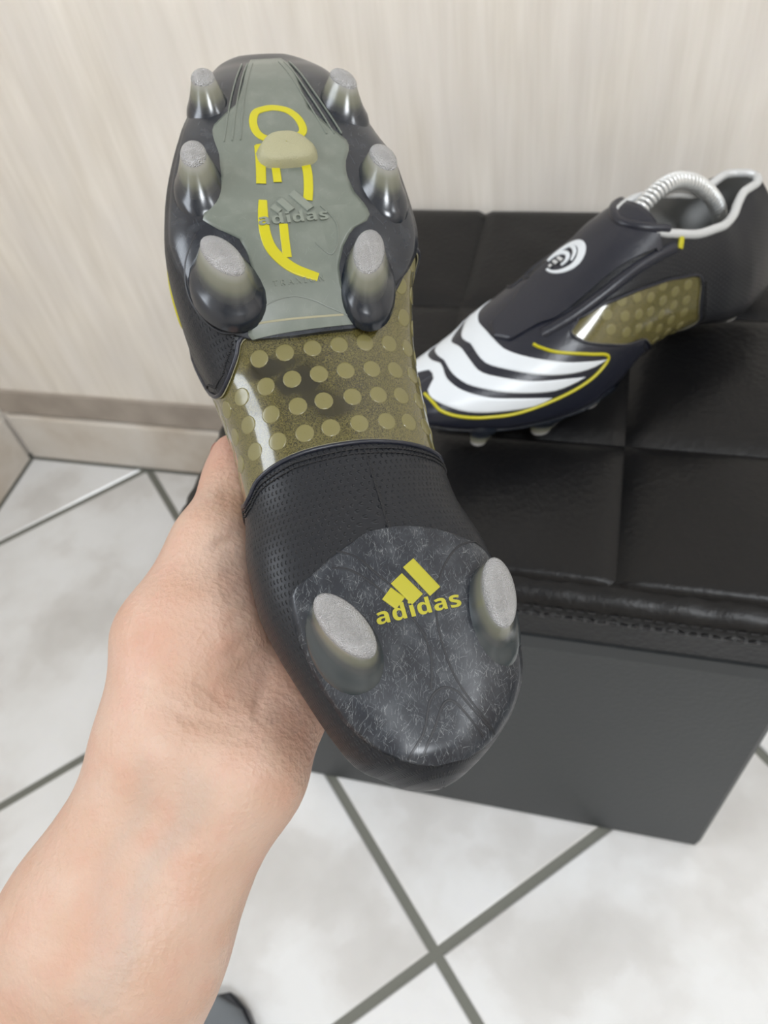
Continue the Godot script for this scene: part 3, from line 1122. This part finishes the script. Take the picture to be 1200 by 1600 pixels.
	for i in verts.size():
		var deep := 0.0
		for c in creases:
			for k in c.size() - 2:
				var a: Vector3 = c[k + 1]
				if a.distance_squared_to(verts[i]) > 0.0036:
					continue
				var ab: Vector3 = c[k + 2] - a
				var tt := clampf((verts[i] - a).dot(ab) / ab.length_squared(), 0.0, 1.0)
				var off := verts[i] - a - ab * tt
				off -= palm * off.dot(palm)
				var fade := 1.0 - pow(absf(2.0 * (k + tt) / (c.size() - 2) - 1.0), 4.0)
				deep = maxf(deep, 1.8 * c[0] * fade * exp(-pow(off.length() / 0.0016, 2.0)))
		verts[i] -= palm * deep
	for i in range(0, tris.size(), 3):
		var g := (verts[tris[i + 2]] - verts[tris[i]]).cross(verts[tris[i + 1]] - verts[tris[i]])
		for k in 3:
			nrm[tris[i + k]] += g
	var m := Mesher.new()
	for i in verts.size():
		m.vert(verts[i] - origin, nrm[i].normalized(), Vector2.ZERO, tint.call(verts[i]))
	m.ix = tris
	return m.mesh()

func make_person() -> void:
	var joints := {
		"el1": Vector3(-0.1793, 0.4472, 0.0233),
		"el2": Vector3(-0.1531, 0.4340, 0.0301),
		"fo1": Vector3(-0.1445, 0.4985, -0.0287),
		"fo2": Vector3(-0.1285, 0.4915, -0.0259),
		"wr1": Vector3(-0.1291, 0.5299, -0.0824),
		"wr2": Vector3(-0.1015, 0.5204, -0.0810),
		"cmc": Vector3(-0.1366, 0.5425, -0.1145),
		"mcp": Vector3(-0.1317, 0.5505, -0.1523),
		"ip": Vector3(-0.1351, 0.5488, -0.1842),
		"tt": Vector3(-0.1391, 0.5499, -0.1975),
		"thn": Vector3(-0.1247, 0.5395, -0.1221),
		"thn2": Vector3(-0.1279, 0.5384, -0.1464),
		"pal": Vector3(-0.1277, 0.4934, -0.1537),
		"hyp": Vector3(-0.1016, 0.5127, -0.1098),
		"hyp2": Vector3(-0.1110, 0.5004, -0.1324),
		"m2": Vector3(-0.1246, 0.5057, -0.1761),
		"m3": Vector3(-0.1203, 0.4949, -0.1688),
		"m4": Vector3(-0.1142, 0.4908, -0.1558),
		"m5": Vector3(-0.1067, 0.4897, -0.1404),
		"i1": Vector3(-0.0974, 0.4956, -0.2092),
		"i2": Vector3(-0.0796, 0.4933, -0.2269),
		"i3": Vector3(-0.0671, 0.5005, -0.2260),
		"k1": Vector3(-0.0934, 0.4809, -0.1968),
		"k2": Vector3(-0.0748, 0.4774, -0.2148),
		"k3": Vector3(-0.0564, 0.4867, -0.2156),
		"r1": Vector3(-0.0885, 0.4744, -0.1784),
		"r2": Vector3(-0.0708, 0.4712, -0.1930),
		"r3": Vector3(-0.0534, 0.4809, -0.1941),
		"l1": Vector3(-0.0856, 0.4738, -0.1584),
		"l2": Vector3(-0.0733, 0.4718, -0.1674),
		"l3": Vector3(-0.0610, 0.4782, -0.1689)
	}
	var bones := [
		["el1", "fo1", 0.0340, 0.0285],
		["el2", "fo2", 0.0340, 0.0285],
		["fo1", "wr1", 0.0285, 0.0180],
		["fo2", "wr2", 0.0285, 0.0180],
		["wr1", "wr2", 0.0175, 0.0175],
		["wr1", "cmc", 0.0180, 0.0175],
		["cmc", "mcp", 0.0165, 0.0135],
		["mcp", "ip", 0.0120, 0.0102],
		["ip", "tt", 0.0100, 0.0090],
		["wr1", "thn", 0.0178, 0.0190],
		["thn", "thn2", 0.0190, 0.0130],
		["thn", "pal", 0.0120, 0.0110],
		["wr2", "hyp", 0.0165, 0.0190],
		["hyp", "hyp2", 0.0170, 0.0140],
		["hyp2", "m5", 0.0135, 0.0105],
		["wr2", "m4", 0.0125, 0.0105],
		["wr1", "m2", 0.0135, 0.0110],
		["wr2", "m3", 0.0125, 0.0105],
		["thn2", "m2", 0.0105, 0.0095],
		["pal", "m3", 0.0120, 0.0105],
		["pal", "m4", 0.0120, 0.0105],
		["m2", "i1", 0.0100, 0.0088, 1],
		["i1", "i2", 0.0086, 0.0078, 1],
		["i2", "i3", 0.0076, 0.0066, 1],
		["m3", "k1", 0.0102, 0.0090, 1],
		["k1", "k2", 0.0088, 0.0080, 1],
		["k2", "k3", 0.0078, 0.0066, 1],
		["m4", "r1", 0.0098, 0.0086, 1],
		["r1", "r2", 0.0084, 0.0076, 1],
		["r2", "r3", 0.0074, 0.0064, 1],
		["m5", "l1", 0.0088, 0.0076, 1],
		["l1", "l2", 0.0074, 0.0066, 1],
		["l2", "l3", 0.0064, 0.0056, 1]
	]
	var creases := [
		[0.0011, Vector3(-0.1126, 0.5614, -0.1521), Vector3(-0.1169, 0.5611, -0.1500), Vector3(-0.1216, 0.5606, -0.1474), Vector3(-0.1258, 0.5594, -0.1442)],
		[0.0007, Vector3(-0.1129, 0.5622, -0.1564), Vector3(-0.1168, 0.5623, -0.1549), Vector3(-0.1207, 0.5616, -0.1525)],
		[0.0008, Vector3(-0.1261, 0.5573, -0.1752), Vector3(-0.1294, 0.5575, -0.1741), Vector3(-0.1330, 0.5567, -0.1716)],
		[0.0006, Vector3(-0.1245, 0.5572, -0.1723), Vector3(-0.1278, 0.5572, -0.1709), Vector3(-0.1309, 0.5567, -0.1690)],
		[0.0006, Vector3(-0.1059, 0.5616, -0.1415), Vector3(-0.1113, 0.5612, -0.1388), Vector3(-0.1180, 0.5593, -0.1336)],
		[0.0006, Vector3(-0.1016, 0.5625, -0.1325), Vector3(-0.1073, 0.5619, -0.1294), Vector3(-0.1136, 0.5596, -0.1240)],
		[0.0005, Vector3(-0.0997, 0.5593, -0.1258), Vector3(-0.1046, 0.5584, -0.1225), Vector3(-0.1114, 0.5558, -0.1164)],
		[0.0006, Vector3(-0.0974, 0.5531, -0.1185), Vector3(-0.1036, 0.5519, -0.1145), Vector3(-0.1102, 0.5487, -0.1077)],
		[0.0005, Vector3(-0.0996, 0.5495, -0.1079), Vector3(-0.1040, 0.5480, -0.1043), Vector3(-0.1080, 0.5453, -0.0990)],
		[0.0009, Vector3(-0.0959, 0.5433, -0.1131), Vector3(-0.0980, 0.5392, -0.1070), Vector3(-0.0987, 0.5348, -0.1010), Vector3(-0.0973, 0.5299, -0.0952)],
		[0.0007, Vector3(-0.0773, 0.5394, -0.0986), Vector3(-0.0853, 0.5397, -0.0957), Vector3(-0.0933, 0.5394, -0.0921), Vector3(-0.1035, 0.5404, -0.0894), Vector3(-0.1140, 0.5432, -0.0889), Vector3(-0.1227, 0.5469, -0.0903)],
		[0.0005, Vector3(-0.0784, 0.5392, -0.0910), Vector3(-0.0874, 0.5396, -0.0881), Vector3(-0.0974, 0.5406, -0.0854), Vector3(-0.1098, 0.5435, -0.0842)],
		[0.0005, Vector3(-0.1395, 0.5583, -0.1086), Vector3(-0.1365, 0.5533, -0.1033), Vector3(-0.1335, 0.5476, -0.0971)],
		[0.0004, Vector3(-0.1183, 0.5494, -0.0987), Vector3(-0.1117, 0.5467, -0.0977), Vector3(-0.1069, 0.5441, -0.0963)]
	]
	var origin: Vector3 = joints["el1"]
	var o := thing("person", "bare left forearm with palm up, its hand gripping the black boot from underneath", "person", Transform3D(Basis(), origin))
	var blotch := FastNoiseLite.new()
	blotch.seed = 9
	blotch.frequency = 34.0
	blotch.fractal_octaves = 3
	var red := Color(0.55, 0.25, 0.18)
	var fair := Color(0.535, 0.355, 0.265)
	var pale := Color(0.575, 0.41, 0.325)
	var vein := Color(0.42, 0.36, 0.31)
	var spots := [[joints["hyp"], 0.026, 0.5], [joints["tt"], 0.016, 0.75], [joints["cmc"], 0.022, 0.3], [joints["pal"], 0.022, 0.4], [joints["ip"], 0.014, 0.25]]
	var veins := []
	for l in [["wr1", "fo1", 0.35, 0.55], ["wr2", "fo1", 0.3, 0.75], ["wr2", "fo2", 0.5, 0.3]]:
		veins.push_back([(joints[l[0]] as Vector3).lerp(joints["wr1"], l[2]), (joints[l[1]] as Vector3).lerp(joints["fo2"], l[3])])
	var tint := func(p: Vector3) -> Color:
		var k := blotch.get_noise_3dv(p)
		var c := fair.lerp(pale, clampf(0.45 + k * 1.2, 0.0, 1.0))
		c = c.lerp(red, clampf(0.06 + 0.28 * blotch.get_noise_3dv(p * 1.7 + Vector3(3, 1, 2)), 0.0, 0.4))
		for s in spots:
			c = c.lerp(red, s[2] * exp(-pow(p.distance_to(s[0]) / s[1], 2.0)))
		for vn in veins:
			var ab: Vector3 = vn[1] - vn[0]
			var t := clampf((p - vn[0]).dot(ab) / ab.length_squared(), 0.0, 1.0)
			var q: Vector3 = vn[0] + ab * t + Vector3(0.003 * sin(t * 9.0), 0, 0)
			var flat := p - q
			flat -= Vector3(0.235, 0.771, 0.592) * flat.dot(Vector3(0.235, 0.771, 0.592))
			c = c.lerp(vein, 0.3 * exp(-pow(flat.length() / 0.0035, 2.0)))
		return c
	put("forearm_and_hand", field_mesh(bones, joints, 0.0020, tint, origin, creases), M.skin, o)
	# the thumb nail, on the back of the thumb's end
	var a: Vector3 = joints["ip"]
	var b: Vector3 = joints["tt"]
	var along := (b - a).normalized()
	var out := (Vector3(-0.8, -0.35, -0.45) - along * Vector3(-0.8, -0.35, -0.45).dot(along)).normalized()
	var across := along.cross(out)
	var rows := []
	for i in 9:
		var row := PackedVector3Array()
		var t := i / 8.0
		for j in 9:
			var w := (j / 8.0 - 0.5) * 2.0
			var half := 0.0058 * (1.0 - 0.25 * pow(absf(t * 2.0 - 1.0), 3.0))
			var ang := w * 0.62
			row.push_back(b + along * lerpf(-0.005, 0.0075, t) + out * (0.0086 * cos(ang) - 0.0012 * t * t) + across * half * 1.25 * sin(ang) / 0.58 - origin)
		rows.push_back(row)
	var nm := Mesher.new()
	nm.sheet(rows, b - origin - out * 0.02)
	put("thumb_nail", nm.mesh(), M.nail, o)

# ------------------------------------------------------------------ room and furniture
func prism(m: Mesher, poly: PackedVector2Array, y0: float, y1: float, cham: float, uvo: Vector2) -> void:
	# a slab over a convex outline in (x, z), its top edge chamfered
	var inner := Geometry2D.offset_polygon(poly, -cham)
	if inner.is_empty():
		return
	var q: PackedVector2Array = inner[0]
	var idx := Geometry2D.triangulate_polygon(q)
	var top := []
	for p in q:
		top.push_back(m.vert(Vector3(p.x, y1, p.y), Vector3.UP, p * 1.35 + uvo))
	for i in range(0, idx.size(), 3):
		m.tri(top[idx[i]], top[idx[i + 1]], top[idx[i + 2]])
	var c := Vector2.ZERO
	for p in poly:
		c += p / poly.size()
	for l in [[q, y1, poly, y1 - cham], [poly, y1 - cham, poly, y0]]:
		for i in l[0].size():
			var j: int = (i + 1) % l[0].size()
			var a: Vector2 = l[0][i]
			var b: Vector2 = l[0][j]
			var d := nearest(l[2], a)
			var e := nearest(l[2], b)
			var out := Vector2(b.y - a.y, a.x - b.x).normalized()
			if out.dot((a + b) * 0.5 - c) < 0.0:
				out = -out
			var nn := Vector3(out.x, 1.0 if l[1] == y1 else 0.0, out.y).normalized()
			var k := [m.vert(Vector3(a.x, l[1], a.y), nn, a * 1.35 + uvo), m.vert(Vector3(b.x, l[1], b.y), nn, b * 1.35 + uvo), m.vert(Vector3(e.x, l[3], e.y), nn, e * 1.35 + uvo), m.vert(Vector3(d.x, l[3], d.y), nn, d * 1.35 + uvo)]
			m.tri(k[0], k[1], k[2]); m.tri(k[0], k[2], k[3])

func nearest(l: PackedVector2Array, p: Vector2) -> Vector2:
	var best := l[0]
	for q in l:
		if q.distance_squared_to(p) < best.distance_squared_to(p):
			best = q
	return best

const X0 := -0.786
const X1 := 2.0
const Z0 := -0.639
const Z1 := 2.2
const HIGH := 2.45

func boxed(a: Vector3, b: Vector3, r := 0.002) -> ArrayMesh:
	var m := Mesher.new()
	m.box(a, b, r)
	return m.mesh()

func make_room() -> void:
	var rng := RandomNumberGenerator.new()
	rng.seed = 17
	var fl := struct("floor", boxed(Vector3(X0 - 0.2, -0.12, Z0 - 0.2), Vector3(X1 + 0.2, -0.0025, Z1 + 0.2)), M.grout, "pale marbled tiles laid on the diagonal with grey grout")
	var room := PackedVector2Array([Vector2(X0 + 0.011, Z0 + 0.011), Vector2(X1 - 0.002, Z0 + 0.011), Vector2(X1 - 0.002, Z1 - 0.002), Vector2(X0 + 0.011, Z1 - 0.002)])
	var ts := 0.3613
	var u := Vector2(1, -1) / sqrt(2.0)
	var v := Vector2(1, 1) / sqrt(2.0)
	for i in range(-12, 12):
		for j in range(-12, 12):
			var a := u * (0.0298 + i * ts) + v * (-0.1409 + j * ts)
			var g := 0.0046
			var sq := PackedVector2Array([a + (u + v) * g, a + u * (ts - g) + v * g, a + (u + v) * (ts - g), a + u * g + v * (ts - g)])
			for part in Geometry2D.intersect_polygons(sq, room):
				var mid := Vector2.ZERO
				for p in part:
					mid += p / part.size()
				if mid.x > 0.75 or mid.y > 0.75:
					continue      # far behind the camera the floor slab does without
				var m := Mesher.new()
				prism(m, part, -0.012, 0.0, 0.0016, Vector2(rng.randf() * 3.0, rng.randf() * 3.0))
				put("tile", m.mesh(), M.tiles[rng.randi() % 3], fl)
	var t := 0.15
	var wb := Mesher.new()
	# walls carry paper measured in metres
	wb.box(Vector3(X0 - t, 0.0, Z0 - t), Vector3(X1 + t, HIGH, Z0), 0.0, 1.0)
	for i in wb.v.size():
		wb.uv[i] = Vector2(wb.v[i].x, wb.v[i].y) * 1.15
	struct("wall_back", wb.mesh(), M.wall, "cream wallpaper with fine vertical streaks")
	var wl := Mesher.new()
	wl.box(Vector3(X0 - t, 0.0, Z0), Vector3(X0, WIN.position.y, Z1 + t), 0.0, 1.0)
	wl.box(Vector3(X0 - t, WIN.end.y, Z0), Vector3(X0, HIGH, Z1 + t), 0.0, 1.0)
	wl.box(Vector3(X0 - t, WIN.position.y, Z0), Vector3(X0, WIN.end.y, WIN.position.x), 0.0, 1.0)
	wl.box(Vector3(X0 - t, WIN.position.y, WIN.end.x), Vector3(X0, WIN.end.y, Z1 + t), 0.0, 1.0)
	for i in wl.v.size():
		wl.uv[i] = Vector2(wl.v[i].z, wl.v[i].y) * 1.15
	struct("wall_left", wl.mesh(), M.wall)
	struct("wall_right", boxed(Vector3(X1, 0, Z0 - t), Vector3(X1 + t, HIGH, Z1 + t), 0.0), M.plain_wall)
	struct("wall_front", boxed(Vector3(X0 - t, 0, Z1), Vector3(X1 + t, HIGH, Z1 + t), 0.0), M.plain_wall)
	struct("ceiling", boxed(Vector3(X0 - t, HIGH, Z0 - t), Vector3(X1 + t, HIGH + 0.15, Z1 + t), 0.0), M.ceiling)
	# tiled skirting, piece by piece, and the brown strip over it
	var sb := Node3D.new()
	sb.name = "baseboard_back"
	add_child(sb)
	sb.set_meta("kind", "structure")
	var x := X0 + 0.009
	while x < X1 - 0.01:
		var e := minf(x + 0.362, X1)
		put("tile", boxed(Vector3(x, 0.0, Z0), Vector3(e - 0.003, 0.084, Z0 + 0.009), 0.0025), M.baseboard, sb)
		x += 0.362
	var sl := Node3D.new()
	sl.name = "baseboard_left"
	add_child(sl)
	sl.set_meta("kind", "structure")
	var z := Z0 + 0.012
	while z < 0.6:
		put("tile", boxed(Vector3(X0, 0.0, z), Vector3(X0 + 0.009, 0.084, z + 0.359), 0.0025), M.baseboard, sl)
		z += 0.362
	struct("trim_1", boxed(Vector3(X0 + 0.002, 0.086, Z0 - 0.001), Vector3(X1, 0.127, Z0 + 0.004), 0.0015), M.band, "dull brown strip above the skirting tiles")

func make_stool() -> void:
	var x0 := -0.2396
	var x1 := 0.1400
	var zb := -0.6345
	var zf := -0.2540
	var o := thing("stool", "square black leatherette storage stool with a stitched grid top", "stool", Transform3D(Basis(), Vector3((x0 + x1) * 0.5, 0, (zb + zf) * 0.5)))
	var c := o.position
	put("base", boxed(Vector3(x0, 0.0, zb) - c, Vector3(x1, 0.329, zf) - c, 0.005), M.stool_lit_side, o)
	# lid: side band, rolled edge, nine padded panels
	var lid := put("lid", boxed(Vector3(x0 + 0.001, 0.331, zb + 0.001) - c, Vector3(x1 - 0.001, 0.388, zf - 0.004) - c, 0.004), M.stool, o)
	var xs := [x0 - 0.001, -0.1092, 0.0224, x1 + 0.001]
	xs[1] = -0.103; xs[2] = 0.0255
	var zs := [zb, -0.4975, -0.3640, zf + 0.004]
	var rr := RandomNumberGenerator.new()
	rr.seed = 4
	var f := FastNoiseLite.new()
	f.seed = 31
	f.frequency = 9.0
	for i in 3:
		for j in 3:
			var rows := []
			var n := 22
			for a in n + 1:
				var row := PackedVector3Array()
				for b in n + 1:
					var p := Vector2(lerpf(xs[i], xs[i + 1], float(a) / n), lerpf(zs[j], zs[j + 1], float(b) / n))
					var e := minf(minf(p.x - xs[i], xs[i + 1] - p.x), minf(p.y - zs[j], zs[j + 1] - p.y))
					var puff := 0.0045 * (1.0 - exp(-e / 0.006)) + 0.0030 * sin(PI * a / n) * sin(PI * b / n)
					puff += 0.0016 * f.get_noise_2d(p.x, p.y) * clampf(e / 0.02, 0.0, 1.0)
					# the outer sides roll down over the lid
					var out := 0.0
					if (i == 0 and a == 0) or (i == 2 and a == n) or (j == 2 and b == n) or (j == 0 and b == 0):
						out = 0.012
					row.push_back(Vector3(p.x, 0.4005 + puff - out, p.y) - c)
				rows.push_back(row)
			var m := Mesher.new()
			m.sheet(rows, Vector3.ZERO, [], [], false, Vector3.UP)
			put("seat_panel", m.mesh(), M.stool, lid)
	# rolled leather piping round the rim, a little crumpled at the front
	var rim := Mesher.new()
	var path := []
	var r := 0.0135
	for k in 4:
		var p0: Vector3 = [Vector3(x0, 0, zf), Vector3(x1, 0, zf), Vector3(x1, 0, zb + 0.012), Vector3(x0, 0, zb + 0.012)][k]
		var p1: Vector3 = [Vector3(x1, 0, zf), Vector3(x1, 0, zb + 0.012), Vector3(x0, 0, zb + 0.012), Vector3(x0, 0, zf)][k]
		for q in 60:
			var p := p0.lerp(p1, q / 60.0)
			path.push_back(p + Vector3(0, 0.3885 + 0.0012 * f.get_noise_2d(p.x * 6.0, p.z * 6.0), 0) - c)
	path = path.slice(150) + path.slice(0, 150)
	path.push_back(path[0])
	rim.tube(path, func(t): return r + 0.0007 * sin(t * 900.0) + 0.0009 * f.get_noise_1d(t * 60.0), 14, false)
	put("rolled_edge", rim.mesh(), M.stool, lid)
	var th := Mesher.new()
	for row in [0.0, 0.006]:
		for k in 62:
			var x := x0 + 0.006 + k * 0.006
			th.tube([Vector3(x, 0.3935 - row, zf + 0.0125 + row * 0.25) - c, Vector3(x + 0.0035, 0.3935 - row, zf + 0.0125 + row * 0.25) - c], func(_t): return 0.0007, 6)
	var s := put("stitching", th.mesh(), M.thread, lid)
	s.set_meta("kind", "stuff")

func make_slipper() -> void:
	var at := Vector3(-0.245, 0.0, 0.038)
	var o := thing("slipper", "rounded grey slipper toe on the floor beside the forearm", "slipper", Transform3D(Basis(Vector3.UP, 0.15), at))
	var rows := []
	for i in 25:
		var t := i / 24.0
		var z := lerpf(-0.088, 0.17, t)
		var w := 0.046 * pow(clampf(1.0 - pow(clampf((-z - 0.03) / 0.058, 0.0, 1.0), 2.2), 0.0, 1.0), 0.5) * (1.0 - 0.2 * smoothstep(0.0, 0.17, z)) * sqrt(maxf(0.0, 1.0 - pow(clampf((z - 0.12) / 0.0502, 0.0, 1.0), 2.0)))
		var h := 0.03 + 0.05 * smoothstep(-0.09, 0.06, z) * (1.0 - 0.35 * smoothstep(0.08, 0.17, z))
		if i == 0 or i == 24:
			w = 0.001
		var row := PackedVector3Array()
		for j in 25:
			var a := PI * j / 24.0
			row.push_back(Vector3(-cos(a) * w, 0.018 + (h - 0.018) * pow(sin(a), 0.7), z))
		rows.push_back(row)
	var m := Mesher.new()
	m.sheet(rows, Vector3(0, 0, 0.03))
	put("upper", m.mesh(), M.slipper, o)
	var sole := PackedVector2Array()
	for i in 25:
		var z := lerpf(-0.0895, 0.17, i / 24.0)
		sole.push_back(Vector2(0.0465 * pow(clampf(1.0 - pow(clampf((-z - 0.03) / 0.0625, 0.0, 1.0), 2.2), 0.0, 1.0), 0.5) * (1.0 - 0.2 * smoothstep(0.0, 0.17, z)) * sqrt(maxf(0.004, 1.0 - pow(clampf((z - 0.12) / 0.053, 0.0, 1.0), 2.0))), z))
	for i in range(24, 0, -1):
		sole.push_back(Vector2(-sole[i].x, sole[i].y))
	var ms := Mesher.new()
	prism(ms, sole, 0.0, 0.019, 0.002, Vector2.ZERO)
	put("sole", ms.mesh(), M.groove, o)

func make_lamp(at: Vector3, half: float, energy: float, label: String) -> void:
	var o := thing("ceiling_lamp", label, "lamp", Transform3D(Basis(), at))
	put("frame", boxed(Vector3(-half - 0.02, -0.045, -half - 0.02), Vector3(half + 0.02, 0.0, half + 0.02), 0.004), M.lamp_frame, o)
	put("diffuser", boxed(Vector3(-half, -0.052, -half), Vector3(half, -0.044, half), 0.002), M.lamp, o)
	var l := AreaLight3D.new()
	l.name = "lamp_light"
	l.area_size = Vector2(half, half) * 2.0
	l.light_color = LAMP_COLOR
	l.light_energy = energy
	l.shadow_enabled = true
	l.area_range = 8.0
	l.area_attenuation = 2.0
	o.add_child(l)
	l.position = Vector3(0, -0.06, 0)
	l.rotation = Vector3(-PI / 2, 0, 0)

# unseen window added in the left wall for highlights, as z and y
const WIN := Rect2(-0.28, 1.02, 0.66, 0.6)

func make_added_window() -> void:
	var o := Node3D.new()
	o.name = "added_window_1"
	add_child(o)
	o.set_meta("kind", "structure")
	o.position = Vector3(X0 - 0.05, WIN.get_center().y, WIN.get_center().x)
	var h := WIN.size * 0.5
	for q in [[Vector3(-0.03, -h.y, -h.x), Vector3(0.03, h.y, -h.x + 0.05)], [Vector3(-0.03, -h.y, h.x - 0.05), Vector3(0.03, h.y, h.x)], [Vector3(-0.03, -h.y, -h.x + 0.05), Vector3(0.03, -h.y + 0.05, h.x - 0.05)], [Vector3(-0.03, h.y - 0.05, -h.x + 0.05), Vector3(0.03, h.y, h.x - 0.05)], [Vector3(-0.028, -h.y + 0.05, -0.025), Vector3(0.028, h.y - 0.05, 0.025)]]:
		put("frame", boxed(q[0], q[1], 0.004), M.lamp_frame, o)
	for z in [-h.x + 0.05, 0.025]:
		put("pane", boxed(Vector3(-0.006, -h.y + 0.05, z), Vector3(0.0, h.y - 0.05, z + h.x - 0.075), 0.001), M.frosted, o)
	var l := AreaLight3D.new()
	l.name = "added_window_light"
	l.area_size = Vector2(WIN.size.x - 0.1, WIN.size.y - 0.1)
	l.light_color = ADDED_WINDOW_COLOR
	l.light_energy = ADDED_WINDOW_ENERGY
	l.shadow_enabled = true
	l.area_range = 8.0
	l.area_attenuation = 2.0
	o.add_child(l)
	l.position = Vector3(0.035, 0, 0)
	l.rotation = Vector3(0, -PI / 2, 0)

const ADDED_WINDOW_COLOR := Color(0.94, 0.97, 1.0)
const ADDED_WINDOW_ENERGY := 0.42
const LAMP_COLOR := Color(0.95, 0.975, 1.0)

func _ready() -> void:
	# camera: a phone held at chest height, looking down at the wall
	var cam := Camera3D.new()
	cam.name = "camera"
	cam.transform = Transform3D(Basis(Vector3(0.96651, -0.12074, -0.22645), Vector3(-0.10317, 0.62513, -0.77367), Vector3(0.23498, 0.77112, 0.59174)).orthonormalized(), Vector3(0, 0.78, 0))
	var lens := CameraAttributesPhysical.new()
	lens.frustum_focal_length = 18.524      # 65.87 degrees upright
	lens.frustum_focus_distance = 0.245
	lens.frustum_near = 0.02
	lens.frustum_far = 50.0
	lens.exposure_aperture = 10.0
	cam.attributes = lens
	cam.keep_aspect = Camera3D.KEEP_HEIGHT
	add_child(cam)
	cam.current = true
	var env := Environment.new()
	env.background_mode = Environment.BG_COLOR
	env.background_color = Color(0.02, 0.02, 0.02)
	env.tonemap_mode = Environment.TONE_MAPPER_LINEAR
	env.tonemap_exposure = 1.03
	env.sdfgi_enabled = true
	env.ssao_enabled = true
	env.ssil_enabled = true
	var we := WorldEnvironment.new()
	we.name = "environment"
	we.environment = env
	add_child(we)
	make_materials()
	boot_tables()
	make_lamp(Vector3(0.8, HIGH, 0.95), 0.3, 3.4, "large flat square ceiling lamp in the middle of the room")
	make_lamp(Vector3(1.55, HIGH, -0.2), 0.15, 0.8, "small flat square ceiling lamp added near the wallpapered wall for its highlights")  # second panel, out of view, added for its highlights on the heel
	make_added_window()
	make_room()
	make_stool()
	make_slipper()
	make_person()
	var held := Transform3D(Basis(Vector3(0.85657, -0.17796, -0.48437), Vector3(-0.40701, 0.34403, -0.84616), Vector3(0.31722, 0.92194, 0.22226)).orthonormalized(), Vector3(-0.02583, 0.56182, -0.08667))
	make_boot(thing("football_boot", "black football boot held sole up in the hand, eight clear studs and yellow print showing", "football boot", held), false)
	var stood := Transform3D(Basis(Vector3(0.68221, 0.01874, 0.73091), Vector3(-0.73033, 0.06483, 0.68001), Vector3(-0.03464, -0.99772, 0.05791)).orthonormalized(), Vector3(0.1, 0.4195, -0.5269))
	make_boot(thing("football_boot", "black football boot standing on the stool, three white stripes and a spring in its mouth", "football boot", stood), true)
	side = 1.0
	var tree := thing("shoe_tree", "silver coiled spring shoe tree arching out of the boot on the stool", "shoe tree", stood)
	var pts := []
	for q in smooth_line3([Vector3(9, 165, -58), Vector3(9, 150, -76), Vector3(8, 140, -88), Vector3(6, 128, -96), Vector3(3, 112, -101), Vector3(0, 96, -100), Vector3(0, 80, -94), Vector3(0, 66, -84), Vector3(0, 54, -72), Vector3(0, 45, -58), Vector3(0, 38, -40), Vector3(0, 35, -20)], 24):
		pts.push_back(q * U)
	# a wire wound round that arch
	var run := 0.0
	var wire := []
	var up := Vector3(1, 0, 0)
	for i in pts.size() - 1:
		var tg: Vector3 = (pts[i + 1] - pts[i]).normalized()
		up = (up - tg * up.dot(tg)).normalized()
		var sd := tg.cross(up)
		var ln: float = pts[i].distance_to(pts[i + 1])
		var n := maxi(1, int(ceil(ln / (0.28 * U))))
		for k in n:
			var ang := TAU * (run + ln * k / n) / (3.5 * U)
			wire.push_back((pts[i] as Vector3).lerp(pts[i + 1], float(k) / n) + (up * cos(ang) + sd * sin(ang)) * 4.5 * U)
		run += ln
	var cm := Mesher.new()
	cm.tube(wire, func(_t): return 1.3 * U, 6)
	put("coil", cm.mesh(), M.coil, tree)
	var kb := Mesher.new()
	kb.tube([Vector3(0, 35, -22) * U, Vector3(0, 34, -14) * U, Vector3(0, 34, -8) * U], func(t): return lerpf(6.0, 13.0, t) * U, 16)
	put("heel_rest", kb.mesh(), M.silver, tree)

func smooth_line3(p: Array, per: int) -> Array:
	var o := []
	for i in p.size() - 1:
		for k in per:
			o.push_back((p[i] as Vector3).cubic_interpolate(p[i + 1], p[maxi(i - 1, 0)], p[mini(i + 2, p.size() - 1)], float(k) / per))
	o.push_back(p[p.size() - 1])
	return o
